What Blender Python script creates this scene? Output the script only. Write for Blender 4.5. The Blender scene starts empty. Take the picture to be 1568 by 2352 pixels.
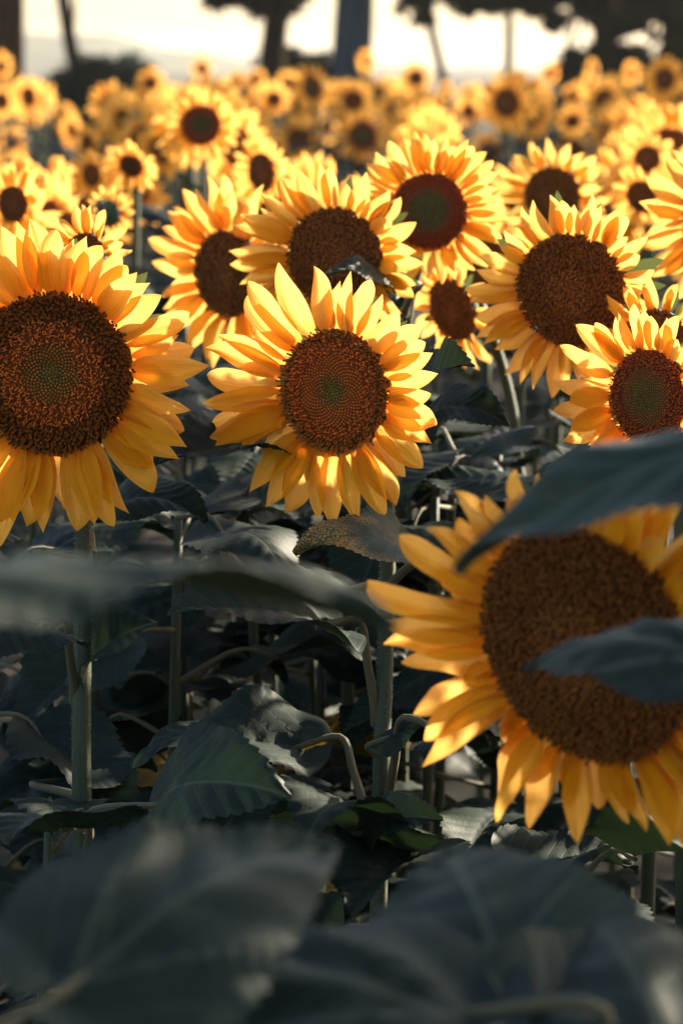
import bpy, math, random
import numpy as np
from mathutils import Matrix, Vector

random.seed(7)
RNG = np.random.default_rng(7)
S = bpy.context.scene
COL = S.collection
R_ = math.radians

# ------------------------------------------------------------------ camera
CAM = Vector((0.0, 0.0, 1.75))
PITCH = R_(10.4)
LENS, SENS_H, SENS_W = 85.0, 36.0, 24.0
FOCUS = 2.78
cd = bpy.data.cameras.new('camera')
cam = bpy.data.objects.new('camera', cd)
COL.objects.link(cam)
cam.location = CAM
cam.rotation_euler = (R_(90) - PITCH, 0, 0)
cd.sensor_fit = 'VERTICAL'
cd.sensor_height = SENS_H
cd.sensor_width = SENS_W
cd.lens = LENS
cd.clip_start = 0.05
cd.clip_end = 4000
cd.dof.use_dof = True
cd.dof.focus_distance = FOCUS
cd.dof.aperture_fstop = 5.0
S.camera = cam

# ------------------------------------------------------------------ world, sun, exposure
SUN_AZ, SUN_EL = R_(50), R_(18)          # azimuth to the right of the view direction (+Y)
w = bpy.data.worlds.new('World')
S.world = w
w.use_nodes = True
nt = w.node_tree
nt.nodes.clear()
sky = nt.nodes.new('ShaderNodeTexSky')
sky.sky_type = 'NISHITA'
sky.sun_disc = False
sky.sun_elevation = SUN_EL
sky.sun_rotation = SUN_AZ
sky.dust_density = 2.5
sky.air_density = 1.0
sky.ozone_density = 1.0
bg = nt.nodes.new('ShaderNodeBackground')
bg.inputs[1].default_value = 0.078
wo = nt.nodes.new('ShaderNodeOutputWorld')
nt.links.new(sky.outputs[0], bg.inputs[0])
nt.links.new(bg.outputs[0], wo.inputs[0])

sd = bpy.data.lights.new('sun', 'SUN')
sd.energy = 5.0
sd.angle = R_(1.2)
sd.color = (1.0, 0.87, 0.68)
sun = bpy.data.objects.new('sun', sd)
COL.objects.link(sun)
TO_SUN = Vector((math.sin(SUN_AZ) * math.cos(SUN_EL), math.cos(SUN_AZ) * math.cos(SUN_EL), math.sin(SUN_EL)))
sun.rotation_euler = TO_SUN.to_track_quat('Z', 'Y').to_euler()
sun.location = (20, 20, 30)

S.view_settings.view_transform = 'Standard'
S.view_settings.look = 'None'
S.view_settings.exposure = 2.2
S.view_settings.gamma = 1.0
S.view_settings.use_curve_mapping = False
S.render.engine = 'CYCLES'
S.cycles.use_denoising = True
S.cycles.max_bounces = 8
S.cycles.transparent_max_bounces = 8
S.cycles.volume_bounces = 1
S.cycles.sample_clamp_indirect = 6

# ------------------------------------------------------------------ helpers
FWD = Vector((0, math.cos(PITCH), -math.sin(PITCH)))
UPV = Vector((0, math.sin(PITCH), math.cos(PITCH)))
PX = SENS_W / LENS / 1568.0               # metres per photo pixel (1568 wide) at one metre


def at(px, py, d):
    """photo pixel (1568 x 2352 grid) and depth -> a point of the place"""
    return CAM + FWD * d + Vector((1, 0, 0)) * ((px - 784) * PX * d) + UPV * ((1176 - py) * PX * d)


def project(p):
    v = p - CAM
    d = v.dot(FWD)
    return 784 + v.x / (PX * d), 1176 - v.dot(UPV) / (PX * d), d


def mesh(name, V, F, mat, uv=None, col=None, smooth=True):
    m = bpy.data.meshes.new(name)
    V = np.asarray(V, dtype=np.float32)
    if isinstance(F, np.ndarray):
        nf, k = F.shape
        m.vertices.add(len(V))
        m.vertices.foreach_set('co', V.ravel())
        m.loops.add(nf * k)
        m.loops.foreach_set('vertex_index', F.astype(np.int32).ravel())
        m.polygons.add(nf)
        m.polygons.foreach_set('loop_start', np.arange(0, nf * k, k, dtype=np.int32))
        m.update(calc_edges=True)
    else:
        m.from_pydata(V.tolist(), [], F)
        m.update()
    n = len(m.loops)
    li = np.empty(n, dtype=np.int32)
    m.loops.foreach_get('vertex_index', li)
    if uv is not None:
        l = m.uv_layers.new(name='UVMap')
        l.data.foreach_set('uv', np.asarray(uv, dtype=np.float32)[li].ravel())
    if col is not None:
        a = m.color_attributes.new('Tint', 'FLOAT_COLOR', 'POINT')
        c = np.ones((len(V), 4), dtype=np.float32)
        c[:, :3] = col
        a.data.foreach_set('color', c.ravel())
    if smooth:
        m.polygons.foreach_set('use_smooth', np.ones(len(m.polygons), dtype=bool))
    m.materials.append(mat)
    m.validate()
    return m


def put(name, data, parent=None, mtx=None):
    o = bpy.data.objects.new(name, data)
    COL.objects.link(o)
    if parent is not None:
        o.parent = parent
    if mtx is not None:
        o.matrix_local = mtx
    return o


def tag(o, label, cat, group=None, kind=None):
    o['label'] = label
    o['category'] = cat
    if group:
        o['group'] = group
    if kind:
        o['kind'] = kind
    return o


def grid_faces(nu, nv):
    i = np.arange(nu - 1)[:, None] * nv + np.arange(nv - 1)[None, :]
    return np.stack([i, i + nv, i + nv + 1, i + 1], -1).reshape(-1, 4)


def spline(pts, n):
    """Catmull-Rom through points"""
    P = [Vector(p) for p in pts]
    if len(P) == 2:
        P = [P[0], P[0].lerp(P[1], 1 / 3), P[0].lerp(P[1], 2 / 3), P[1]]
    P = [P[0] * 2 - P[1]] + P + [P[-1] * 2 - P[-2]]
    out = []
    segs = len(P) - 3
    for k in range(n):
        t = k / (n - 1) * segs
        i = min(int(t), segs - 1)
        f = t - i
        a, b, c, d = P[i:i + 4]
        out.append(0.5 * ((2 * b) + (c - a) * f + (2 * a - 5 * b + 4 * c - d) * f * f + (3 * b - a - 3 * c + d) * f ** 3))
    return out


def tube(pts, rad, sides=8, ridge=0.0, closed=True):
    """verts, quads, uv of a tube along pts (world or local)"""
    n = len(pts)
    V, UV = [], []
    ref = Vector((1, 0, 0))
    L = 0
    for i, p in enumerate(pts):
        t = (pts[min(i + 1, n - 1)] - pts[max(i - 1, 0)]).normalized()
        a = (ref - t * ref.dot(t))
        if a.length < 1e-4:
            a = Vector((0, 1, 0)) - t * t.y
        a.normalize()
        ref = a
        b = t.cross(a)
        r = rad[i] if hasattr(rad, '__len__') else rad
        if i:
            L += (p - pts[i - 1]).length
        for s in range(sides):
            ang = 2 * math.pi * s / sides
            rr = r * (1 + ridge * math.cos(ang * 7))
            V.append(p + a * (rr * math.cos(ang)) + b * (rr * math.sin(ang)))
            UV.append((s / sides, L))
    F = []
    for i in range(n - 1):
        for s in range(sides):
            s2 = (s + 1) % sides
            F.append((i * sides + s, i * sides + s2, (i + 1) * sides + s2, (i + 1) * sides + s))
    if closed:
        F.append(tuple(range(sides))[::-1])
        F.append(tuple((n - 1) * sides + s for s in range(sides)))
    return np.array([tuple(v) for v in V]), F, np.array(UV)


# ------------------------------------------------------------------ materials
def newmat(name):
    m = bpy.data.materials.new(name)
    m.use_nodes = True
    t = m.node_tree
    t.nodes.clear()
    out = t.nodes.new('ShaderNodeOutputMaterial')
    return m, t, out


def N(t, typ, **kw):
    n = t.nodes.new('ShaderNode' + typ)
    for k, v in kw.items():
        if k.startswith('i_'):
            n.inputs[int(k[2:])].default_value = v
        else:
            setattr(n, k, v)
    return n


def math_(t, op, a, b=None, c=None, clamp=False):
    n = t.nodes.new('ShaderNodeMath')
    n.operation = op
    n.use_clamp = clamp
    for i, x in enumerate((a, b, c)):
        if x is None:
            continue
        if isinstance(x, (int, float)):
            n.inputs[i].default_value = x
        else:
            t.links.new(x, n.inputs[i])
    return n.outputs[0]


def mixc(t, f, a, b, mode='MIX'):
    n = t.nodes.new('ShaderNodeMix')
    n.data_type = 'RGBA'
    n.blend_type = mode
    for sock, x in ((n.inputs[0], f), (n.inputs[6], a), (n.inputs[7], b)):
        if isinstance(x, (int, float)):
            sock.default_value = x
        elif isinstance(x, tuple):
            sock.default_value = (*x, 1.0)
        else:
            t.links.new(x, sock)
    return n.outputs[2]


def noise(t, vec, scale, detail=3, rough=0.5):
    n = t.nodes.new('ShaderNodeTexNoise')
    n.inputs['Scale'].default_value = scale
    n.inputs['Detail'].default_value = detail
    n.inputs['Roughness'].default_value = rough
    if vec is not None:
        t.links.new(vec, n.inputs['Vector'])
    return n.outputs[0]


def smooth(t, x, lo, hi):
    n = t.nodes.new('ShaderNodeMapRange')
    n.interpolation_type = 'SMOOTHSTEP'
    n.inputs[1].default_value = lo
    n.inputs[2].default_value = hi
    if isinstance(x, (int, float)):
        n.inputs[0].default_value = x
    else:
        t.links.new(x, n.inputs[0])
    return n.outputs[0]


def bsdf(t, out, color, rough=0.5, spec=0.4, trans=None, tmix=0.4, bump=None, bstr=0.3, sheen=0.0, bdist=0.002):
    p = t.nodes.new('ShaderNodeBsdfPrincipled')
    if isinstance(color, tuple):
        p.inputs['Base Color'].default_value = (*color, 1)
    else:
        t.links.new(color, p.inputs['Base Color'])
    p.inputs['Roughness'].default_value = rough
    p.inputs['Specular IOR Level'].default_value = spec
    if sheen:
        p.inputs['Sheen Weight'].default_value = sheen
        p.inputs['Sheen Roughness'].default_value = 0.4
    nrm = None
    if bump is not None:
        b = t.nodes.new('ShaderNodeBump')
        b.inputs['Strength'].default_value = bstr
        b.inputs['Distance'].default_value = bdist
        t.links.new(bump, b.inputs['Height'])
        nrm = b.outputs[0]
        t.links.new(nrm, p.inputs['Normal'])
    if trans is None:
        t.links.new(p.outputs[0], out.inputs[0])
        return p
    tr = t.nodes.new('ShaderNodeBsdfTranslucent')
    if isinstance(trans, tuple):
        tr.inputs[0].default_value = (*trans, 1)
    else:
        t.links.new(trans, tr.inputs[0])
    if nrm is not None:
        t.links.new(nrm, tr.inputs['Normal'])
    mx = t.nodes.new('ShaderNodeMixShader')
    mx.inputs[0].default_value = tmix
    t.links.new(p.outputs[0], mx.inputs[1])
    t.links.new(tr.outputs[0], mx.inputs[2])
    t.links.new(mx.outputs[0], out.inputs[0])
    return p


def uvxy(t):
    n = t.nodes.new('ShaderNodeUVMap')
    s = t.nodes.new('ShaderNodeSeparateXYZ')
    t.links.new(n.outputs[0], s.inputs[0])
    return s.outputs[0], s.outputs[1], n.outputs[0]


def petal_mat():
    m, t, out = newmat('petal')
    u, v, uv = uvxy(t)
    oi = t.nodes.new('ShaderNodeObjectInfo')
    # streaks run along the petal: stretch the noise
    cmb = t.nodes.new('ShaderNodeCombineXYZ')
    t.links.new(math_(t, 'MULTIPLY', u, 1.2), cmb.inputs[0])
    t.links.new(math_(t, 'MULTIPLY', v, 20.0), cmb.inputs[1])
    t.links.new(math_(t, 'MULTIPLY', oi.outputs['Random'], 50.0), cmb.inputs[2])
    st = noise(t, cmb.outputs[0], 1.0, 4, 0.6)
    c = mixc(t, smooth(t, st, 0.3, 0.75), (0.78, 0.285, 0.003), (0.90, 0.41, 0.008))
    base = smooth(t, u, 0.34, 0.02)
    c = mixc(t, math_(t, 'MULTIPLY', base, 0.8), c, (0.76, 0.22, 0.005))
    var = math_(t, 'MULTIPLY_ADD', oi.outputs['Random'], 0.2, 0.9)
    hsv = t.nodes.new('ShaderNodeHueSaturation')
    t.links.new(c, hsv.inputs['Color'])
    t.links.new(var, hsv.inputs['Value'])
    c = hsv.outputs[0]
    tr = mixc(t, math_(t, 'MULTIPLY', base, 0.7), (0.97, 0.575, 0.15), (0.93, 0.30, 0.03))
    bsdf(t, out, c, 0.55, 0.10, tr, 0.40, st, 0.8, bdist=0.0015)
    return m


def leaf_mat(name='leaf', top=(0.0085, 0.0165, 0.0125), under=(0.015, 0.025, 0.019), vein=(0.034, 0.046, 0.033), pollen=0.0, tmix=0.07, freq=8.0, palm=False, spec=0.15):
    m, t, out = newmat(name)
    x, y, uv = uvxy(t)
    oi = t.nodes.new('ShaderNodeObjectInfo')
    geo = t.nodes.new('ShaderNodeNewGeometry')
    ya = math_(t, 'ABSOLUTE', math_(t, 'SUBTRACT', y, 0.5))
    mid = smooth(t, ya, 0.012, 0.004)
    s = math_(t, 'MULTIPLY', math_(t, 'SUBTRACT', x, math_(t, 'MULTIPLY', ya, 1.05)), freq)
    fr = math_(t, 'ABSOLUTE', math_(t, 'SUBTRACT', math_(t, 'FRACT', s), 0.5))
    side = smooth(t, fr, 0.045, 0.015)
    if palm:
        pv_ = math_(t, 'ABSOLUTE', math_(t, 'SUBTRACT', ya, math_(t, 'MULTIPLY', x, 0.62)))
        mid = math_(t, 'MAXIMUM', smooth(t, ya, 0.022, 0.008), math_(t, 'MULTIPLY', smooth(t, pv_, 0.02, 0.006), 0.9))
    vn = math_(t, 'MAXIMUM', mid, math_(t, 'MULTIPLY', side, 0.6))
    ns = noise(t, uv, 9, 5, 0.6)
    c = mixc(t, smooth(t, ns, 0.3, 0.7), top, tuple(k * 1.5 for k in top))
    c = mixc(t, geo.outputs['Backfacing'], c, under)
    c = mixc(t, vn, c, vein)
    hsv = t.nodes.new('ShaderNodeHueSaturation')
    t.links.new(c, hsv.inputs['Color'])
    t.links.new(math_(t, 'MULTIPLY_ADD', oi.outputs['Random'], 0.5, 0.75), hsv.inputs['Value'])
    c = hsv.outputs[0]
    fine = noise(t, uv, 60, 3, 0.6)
    if pollen:
        pn = noise(t, uv, 70, 3, 0.8)
        reg = smooth(t, math_(t, 'ADD', math_(t, 'MULTIPLY', x, 0.5), noise(t, uv, 2.6, 2, 0.5)), 0.62, 0.86)
        pm = math_(t, 'MULTIPLY', smooth(t, pn, 0.50, 0.57), reg)
        c = mixc(t, math_(t, 'MULTIPLY', pm, pollen), c, (0.55, 0.27, 0.025))
    h = math_(t, 'ADD', math_(t, 'MULTIPLY', fine, 0.5), math_(t, 'MULTIPLY', vn, -0.6))
    bsdf(t, out, c, 0.62, spec, tuple(k * s_ for k, s_ in zip(top, (3.0, 3.0, 1.2))), tmix, h, 0.35, sheen=0.0)
    return m


def stem_mat(name, col, col2, rough=0.55):
    m, t, out = newmat(name)
    u, v, uv = uvxy(t)
    cmb = t.nodes.new('ShaderNodeCombineXYZ')
    t.links.new(math_(t, 'MULTIPLY', u, 26.0), cmb.inputs[0])
    t.links.new(math_(t, 'MULTIPLY', v, 6.0), cmb.inputs[1])
    st = noise(t, cmb.outputs[0], 1.0, 4, 0.6)
    c = mixc(t, smooth(t, st, 0.3, 0.7), col, col2)
    bsdf(t, out, c, rough, 0.25, None, 0, st, 0.5, sheen=0.1)
    return m


def tint_mat(name, rough=0.7, trans=None, tmix=0.2, spec=0.2):
    m, t, out = newmat(name)
    a = t.nodes.new('ShaderNodeVertexColor')
    a.layer_name = 'Tint'
    tc = t.nodes.new('ShaderNodeTexCoord')
    ns = noise(t, tc.outputs['Object'], 400, 2, 0.6)
    c = mixc(t, 1.0, a.outputs[0], mixc(t, ns, (0.65, 0.65, 0.65), (1.25, 1.25, 1.25)), 'MULTIPLY')
    bsdf(t, out, c, rough, spec, trans, tmix)
    return m


def noise_mat(name, c1, c2, scale, rough=0.8, trans=None, tmix=0.2, bstr=0.4, spec=0.2, bdist=0.01):
    m, t, out = newmat(name)
    tc = t.nodes.new('ShaderNodeTexCoord')
    ns = noise(t, tc.outputs['Object'], scale, 5, 0.6)
    c = mixc(t, smooth(t, ns, 0.3, 0.7), c1, c2)
    bsdf(t, out, c, rough, spec, trans, tmix, ns, bstr, bdist=bdist)
    return m


def bark_mat(name, c1, c2):
    m, t, out = newmat(name)
    tc = t.nodes.new('ShaderNodeTexCoord')
    mp = t.nodes.new('ShaderNodeMapping')
    mp.inputs['Scale'].default_value = (9, 9, 1.6)
    t.links.new(tc.outputs['Object'], mp.inputs[0])
    ns = noise(t, mp.outputs[0], 1.0, 6, 0.65)
    c = mixc(t, smooth(t, ns, 0.35, 0.65), c1, c2)
    bsdf(t, out, c, 0.95, 0.02, None, 0, ns, 0.8, bdist=0.04)
    return m


M_petal = petal_mat()
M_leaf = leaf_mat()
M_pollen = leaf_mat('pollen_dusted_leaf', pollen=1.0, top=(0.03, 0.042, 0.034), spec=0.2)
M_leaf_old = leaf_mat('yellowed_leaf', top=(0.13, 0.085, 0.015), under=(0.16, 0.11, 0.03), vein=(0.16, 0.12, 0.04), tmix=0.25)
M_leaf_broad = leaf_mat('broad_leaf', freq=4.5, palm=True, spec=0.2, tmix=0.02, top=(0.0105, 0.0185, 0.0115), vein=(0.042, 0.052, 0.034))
M_stem = stem_mat('stem', (0.032, 0.045, 0.022), (0.055, 0.068, 0.034))
M_petiole = stem_mat('petiole', (0.07, 0.06, 0.028), (0.11, 0.088, 0.038))
M_hair = noise_mat('stem_hair', (0.45, 0.44, 0.34), (0.5, 0.48, 0.38), 20, 0.6, (0.6, 0.55, 0.4), 0.5)
M_recept = noise_mat('receptacle', (0.05, 0.08, 0.04), (0.08, 0.115, 0.06), 60, 0.6, None, 0, 0.4)
M_bract = noise_mat('bract', (0.05, 0.085, 0.045), (0.08, 0.12, 0.06), 50, 0.55, (0.12, 0.17, 0.05), 0.2)
M_floret = tint_mat('florets', 0.65, None)
M_disc = tint_mat('disc', 0.85, None)
M_soil = noise_mat('soil', (0.02, 0.017, 0.012), (0.04, 0.033, 0.023), 6, 0.95, None, 0, 0.6)
M_needle = noise_mat('pine_needles', (0.010, 0.013, 0.008), (0.017, 0.02, 0.012), 1.5, 0.9, (0.014, 0.014, 0.007), 0.1, spec=0.0)
M_bush = noise_mat('bush_leaves', (0.02, 0.032, 0.027), (0.032, 0.045, 0.036), 1.5, 0.8, (0.03, 0.04, 0.02), 0.1, spec=0.05)
M_bark = bark_mat('pine_bark', (0.014, 0.011, 0.009), (0.03, 0.021, 0.014))
M_bark_red = bark_mat('red_pine_bark', (0.05, 0.026, 0.013), (0.10, 0.05, 0.025))
M_bark_blue = bark_mat('grey_bark', (0.035, 0.047, 0.058), (0.055, 0.07, 0.082))
M_hill = noise_mat('hill_scrub', (0.07, 0.085, 0.06), (0.12, 0.12, 0.085), 0.02, 0.95, None, 0, 0.2)

# ------------------------------------------------------------------ the setting
g = put('ground', mesh('ground', [(-1500, -60, 0), (1500, -60, 0), (1500, 2200, 0), (-1500, 2200, 0)],
                       [(0, 1, 2, 3)], M_soil, smooth=False))
g['kind'] = 'structure'


def hill():
    nx, ny = 90, 14
    D = 760.0
    V = []
    for i in range(nx):
        x = -420 + 660 * i / (nx - 1)
        px = 784 + x / (PX * D)
        # height of the ridge line above the eye, read off the photograph
        ridge = np.interp(px, [-3000, -800, 50, 230, 420, 620, 900, 1700], [6, 16, 74, 78, 40, 14, 4, 0]) * PX * D
        ridge = ridge + 1.75 + 0.5 * math.sin(px * 0.03) + 0.35 * math.sin(px * 0.083)
        for j in range(ny):
            f = j / (ny - 1)
            prof = math.sin(f * math.pi / 2) if f < 1 else 1
            V.append((x, D - 120 + 120 * f, ridge * prof - 0.3 * (1 - f)))
        for j in range(3):
            V.append((x, D + 40 * (j + 1), ridge * (0.9 - 0.4 * j)))
    k = ny + 3
    o = put('hill', mesh('hill', V, grid_faces(nx, k), M_hill))
    o['kind'] = 'structure'


hill()

# ------------------------------------------------------------------ trees and bushes
def clump_mesh(name, centres, mat, n_per, size, seed, flat=0.8):
    """many small leaf-sized faces in clumps: centres = [(point, radius)]"""
    r = np.random.default_rng(seed)
    V, F = [], []
    Vs = []
    for c, rad in centres:
        n = max(12, int(n_per * rad ** 2))
        d = r.normal(size=(n, 3))
        d /= np.linalg.norm(d, axis=1)[:, None]
        q = r.random(n) ** 0.45
        p = np.array(c) + d * (rad * q)[:, None] * np.array([1, 1, flat])
        a = r.normal(size=(n, 3)); a /= np.linalg.norm(a, axis=1)[:, None]
        b = np.cross(a, r.normal(size=(n, 3))); b /= np.linalg.norm(b, axis=1)[:, None]
        s = size * (0.6 + 0.8 * r.random(n))[:, None]
        quad = np.stack([p - a * s, p + b * s * 0.35, p + a * s, p - b * s * 0.35], 1)
        Vs.append(quad.reshape(-1, 3))
    V = np.concatenate(Vs)
    F = np.arange(len(V)).reshape(-1, 4)
    return mesh(name, V, F, mat, smooth=False)


HOLES = [(1330, 84, 34), (1256, 112, 24), (1452, 96, 18), (1488, 122, 16), (1215, 74, 30), (1536, 92, 12), (1405, 20, 8), (1300, 30, 8), (1515, 60, 8)]


def tree(px_top, px_bot, wpx, d, label, mat, clumps, top=9.0, seed=0, limbs=5, name='pine_tree', size=0.16, mat_crown=None):
    rr = random.Random(seed)
    pb = at(px_bot, 170, d); base = Vector((pb.x, pb.y, 0))
    pt = at(px_top, 0, d)
    lean = (pt.x - pb.x) / max(0.5, (pt.z - pb.z))
    root = put(name, None)
    root.location = base
    root.empty_display_size = 0.5
    tag(root, label, 'tree', 'unseen pines added at the field edge to shade the far rows' if 'field edge' in label else None)
    rad = wpx * PX * d / 2
    pts, rads = [], []
    for k in range(14):
        f = k / 13
        z = top * f
        x = lean * (z - pb.z) * (1 if z < 4 else 1) * (1.0 if z < 5 else 1.0)
        pts.append(Vector((x + 0.25 * rad * math.sin(f * 9 + seed), 0.2 * rad * math.cos(f * 7), z)))
        rads.append(rad * (1.25 - 0.2 * min(1, f * 8)) * (1 - 0.72 * max(0, f - 0.25)) if f > 0 else rad * 1.6)
    V, F, UV = tube(pts, rads, 14, 0.05)
    Vs, Fs, off = [V], list(F), len(V)
    cl = []
    for (cx, cy, cr, dd) in clumps:
        if any(math.hypot(cx - hx, cy - hy) < hr + cr * 0.85 / (PX * d) for hx, hy, hr in HOLES):
            continue
        p = at(cx, cy, d + dd) - base
        cl.append((tuple(p), cr))
    for k in range(limbs):
        z0 = top * (0.3 + 0.6 * k / max(1, limbs))
        i = min(13, int(z0 / top * 13))
        s = pts[i]
        tgt = Vector(cl[rr.randrange(len(cl))][0]) if cl else s + Vector((rr.uniform(-2, 2), rr.uniform(-2, 2), 1))
        mid = s.lerp(tgt, 0.5) + Vector((0, 0, 0.3))
        lp = spline([s, mid, tgt], 7)
        V, F, UV = tube(lp, [rad * 0.35 * (1 - 0.8 * q / 6) for q in range(7)], 7)
        Vs.append(V); Fs += [tuple(a + off for a in f) for f in F]; off += len(V)
    put('trunk', mesh('trunk', np.concatenate(Vs), Fs, mat), root)
    # upper crown above the picture
    for k in range(26):
        z = rr.uniform(top * 0.62, top * 1.05)
        ang = rr.uniform(0, 6.28); q = rr.uniform(0.2, 2.6)
        cl.append(((lean * (z - pb.z) + q * math.cos(ang), q * math.sin(ang), z), rr.uniform(0.5, 0.95)))
    put('crown', clump_mesh('crown', cl, mat_crown or M_needle, 750, size, seed + 50), root)
    return root


rr = random.Random(3)


def cloud(x0, x1, y0, y1, n, r0, r1, dj=1.6):
    return [(rr.uniform(x0, x1), rr.uniform(y0, y1), rr.uniform(r0, r1), rr.uniform(-dj, dj)) for _ in range(n)]


tree(22, 2, 88, 42, 'thick reddish brown pine trunk at the left edge of the field', M_bark_red,
     cloud(-300, 20, -420, -120, 12, .5, .9), seed=1)
tree(152, 177, 31, 50, 'slender dark pine trunk standing clear before the pale hill', M_bark,
     cloud(0, 300, -500, -150, 14, .5, .9), seed=2)
tree(640, 630, 56, 46, 'pine with forked dark trunk and low crown left of the blue grey trunk', M_bark,
     cloud(495, 700, -90, 4, 40, .15, .36) + cloud(480, 800, -300, -80, 20, .5, .8) + [(600, 20, .3, 0), (655, 15, .35, 0), (520, -5, .25, 0)],
     seed=3, limbs=7)
tree(806, 810, 88, 40, 'broad blue grey tree trunk in the middle of the skyline', M_bark_blue,
     cloud(600, 1000, -600, -260, 16, .5, .9), seed=4)
tree(968, 1014, 20, 52, 'thin leaning pine trunk just right of the blue grey trunk', M_bark,
     cloud(915, 1090, -70, 14, 34, .14, .34) + cloud(915, 985, 10, 45, 8, .1, .22) + cloud(880, 1120, -300, -60, 16, .5, .8), seed=5)
tree(1166, 1164, 20, 52, 'thin upright pine trunk between two bright gaps of sky', M_bark,
     cloud(1070, 1290, -60, 30, 44, .14, .34) + cloud(1050, 1300, -300, -50, 16, .5, .8), seed=6)
tree(1385, 1392, 58, 46, 'dark pine at right with a dense crown hanging low over the field', M_bark,
     cloud(1180, 1480, -60, 60, 120, .12, .4) + cloud(1275, 1460, 40, 175, 200, .1, .32)
     + cloud(1250, 1500, -300, -40, 16, .5, .9), seed=7, limbs=8)
tree(1548, 1545, 54, 44, 'dark pine at the right edge with sky glinting through its needles', M_bark,
     cloud(1450, 1640, -60, 60, 80, .12, .4) + cloud(1460, 1640, 50, 170, 170, .1, .32)
     + cloud(1440, 1700, -300, -60, 16, .5, .9), seed=8, limbs=8)


for k, (x, y) in enumerate([(13, 24), (17, 28), (20, 32.5), (25, 36), (31, 41), (23, 44), (36, 47)]):  # unseen pines added so their crowns shade the far rows
    px = 784 + x / (PX * y)
    tree(px, px, 0.34 / (PX * y), y, 'unseen pine added at the field edge to shade the far rows', M_bark, cloud(px - 300, px + 300, -300, -150, 10, .4, .8), seed=20 + k)


def bush(px, py, d, wpx, hpx, label, seed):
    r = random.Random(seed)
    c = at(px, py, d)
    root = put('bush', None)
    root.location = (c.x, c.y, 0)
    tag(root, label, 'bush')
    W = wpx * PX * d / 2
    H = at(px, py - hpx / 2, d).z
    cl = []
    for k in range(70):
        x = r.uniform(-W, W)
        hh = H * (1 - 0.55 * (x / W) ** 2)
        z = max(0.25, hh - 0.28 - hh * 0.8 * r.random() ** 1.8)
        cl.append(((x, r.uniform(-0.8, 0.8), z), r.uniform(0.22, 0.42)))
    put('foliage', clump_mesh('foliage', cl, M_bush, 600, 0.12, seed), root)
    V, F = [], []
    for k in range(5):
        a = r.uniform(0, 6.28)
        p = spline([Vector((0.1 * math.cos(a), 0.1 * math.sin(a), 0)), Vector((W * 0.5 * math.cos(a), 0.5 * math.sin(a), H * 0.6))], 5)
        v, f, uv = tube(p, [0.05, 0.045, 0.035, 0.025, 0.015], 6)
        o = sum(len(q) for q in V)
        V.append(v); F += [tuple(i + o for i in q) for q in f]
    put('branches', mesh('branches', np.concatenate(V), F, M_bark), root)


bush(205, 175, 47, 230, 120, 'low dark bush beside the slender pine trunk on the left', 11)
bush(300, 168, 49, 150, 100, 'rounded blue green bush below the pale hill', 12)
bush(655, 160, 48, 200, 140, 'dark bush spreading round the foot of the forked pine', 13)
bush(740, 165, 50, 130, 110, 'small dark bush tucked against the blue grey trunk', 14)
bush(1330, 140, 49, 140, 90, 'dark bush below the glinting gap at the right', 15)
bush(1470, 135, 48, 190, 90, 'wide dark bush under the pines at the right edge', 16)

# ------------------------------------------------------------------ petals
def petal_arrays(seed, nu=13, nv=7, W=0.30, curl=0.0, curl2=0.0, cup=0.25, side=0.0, twist=0.0, wav=0.0, hook=0.0, tipw=0.55):
    """one ray petal, length 1 along X, width along Y, front +Z"""
    r = random.Random(seed)
    u = np.linspace(0, 1, nu)
    u = 1 - (1 - u) ** 1.25
    v = np.linspace(-1, 1, nv)
    prof = (u ** 0.72) * ((1 - u) ** tipw)
    prof = prof / prof.max()
    half = W / 2 * (prof * 0.97 + 0.20 * (1 - u) ** 1.5)
    half[-1] = 0.004
    phi = curl * u + curl2 * u ** 2 + hook * np.clip(u - 0.72, 0, 1) * 3.4
    du = np.diff(u, prepend=0)
    cx = np.cumsum(np.cos(phi) * du); cz = np.cumsum(np.sin(phi) * du)
    cy = side * u ** 2
    P = np.zeros((nu, nv, 3)); UV = np.zeros((nu, nv, 2))
    ph = r.uniform(0, 6.28)
    for j, vv in enumerate(v):
        y = half * vv
        zz = cup * half * (vv ** 2) + 0.05 * W * np.cos(vv * math.pi * 2.2) * np.sin(np.pi * u) ** 0.7
        zz = zz + wav * half * vv * np.sin(u * 7 + ph)
        a = twist * u
        y2 = y * np.cos(a) - zz * np.sin(a)
        z2 = y * np.sin(a) + zz * np.cos(a)
        P[:, j, 0] = cx - np.sin(phi) * z2 - side * 2 * u * y2 * 0.6
        P[:, j, 1] = cy + y2
        P[:, j, 2] = cz + np.cos(phi) * z2
        UV[:, j, 0] = u
        UV[:, j, 1] = vv * 0.5 + 0.5
    # tip on the +X axis at length 1
    tip = P[-1, nv // 2] - P[0, nv // 2] * 0
    a = math.atan2(tip[2], tip[0])
    x, z = P[..., 0] * math.cos(a) + P[..., 2] * math.sin(a), -P[..., 0] * math.sin(a) + P[..., 2] * math.cos(a)
    P[..., 0], P[..., 2] = x, z
    tip = P[-1, nv // 2]
    a = math.atan2(tip[1], tip[0])
    x, y = P[..., 0] * math.cos(a) + P[..., 1] * math.sin(a), -P[..., 0] * math.sin(a) + P[..., 1] * math.cos(a)
    P[..., 0], P[..., 1] = x, y
    P /= P[-1, nv // 2, 0]
    return P.reshape(-1, 3), grid_faces(nu, nv), UV.reshape(-1, 2)


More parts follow.
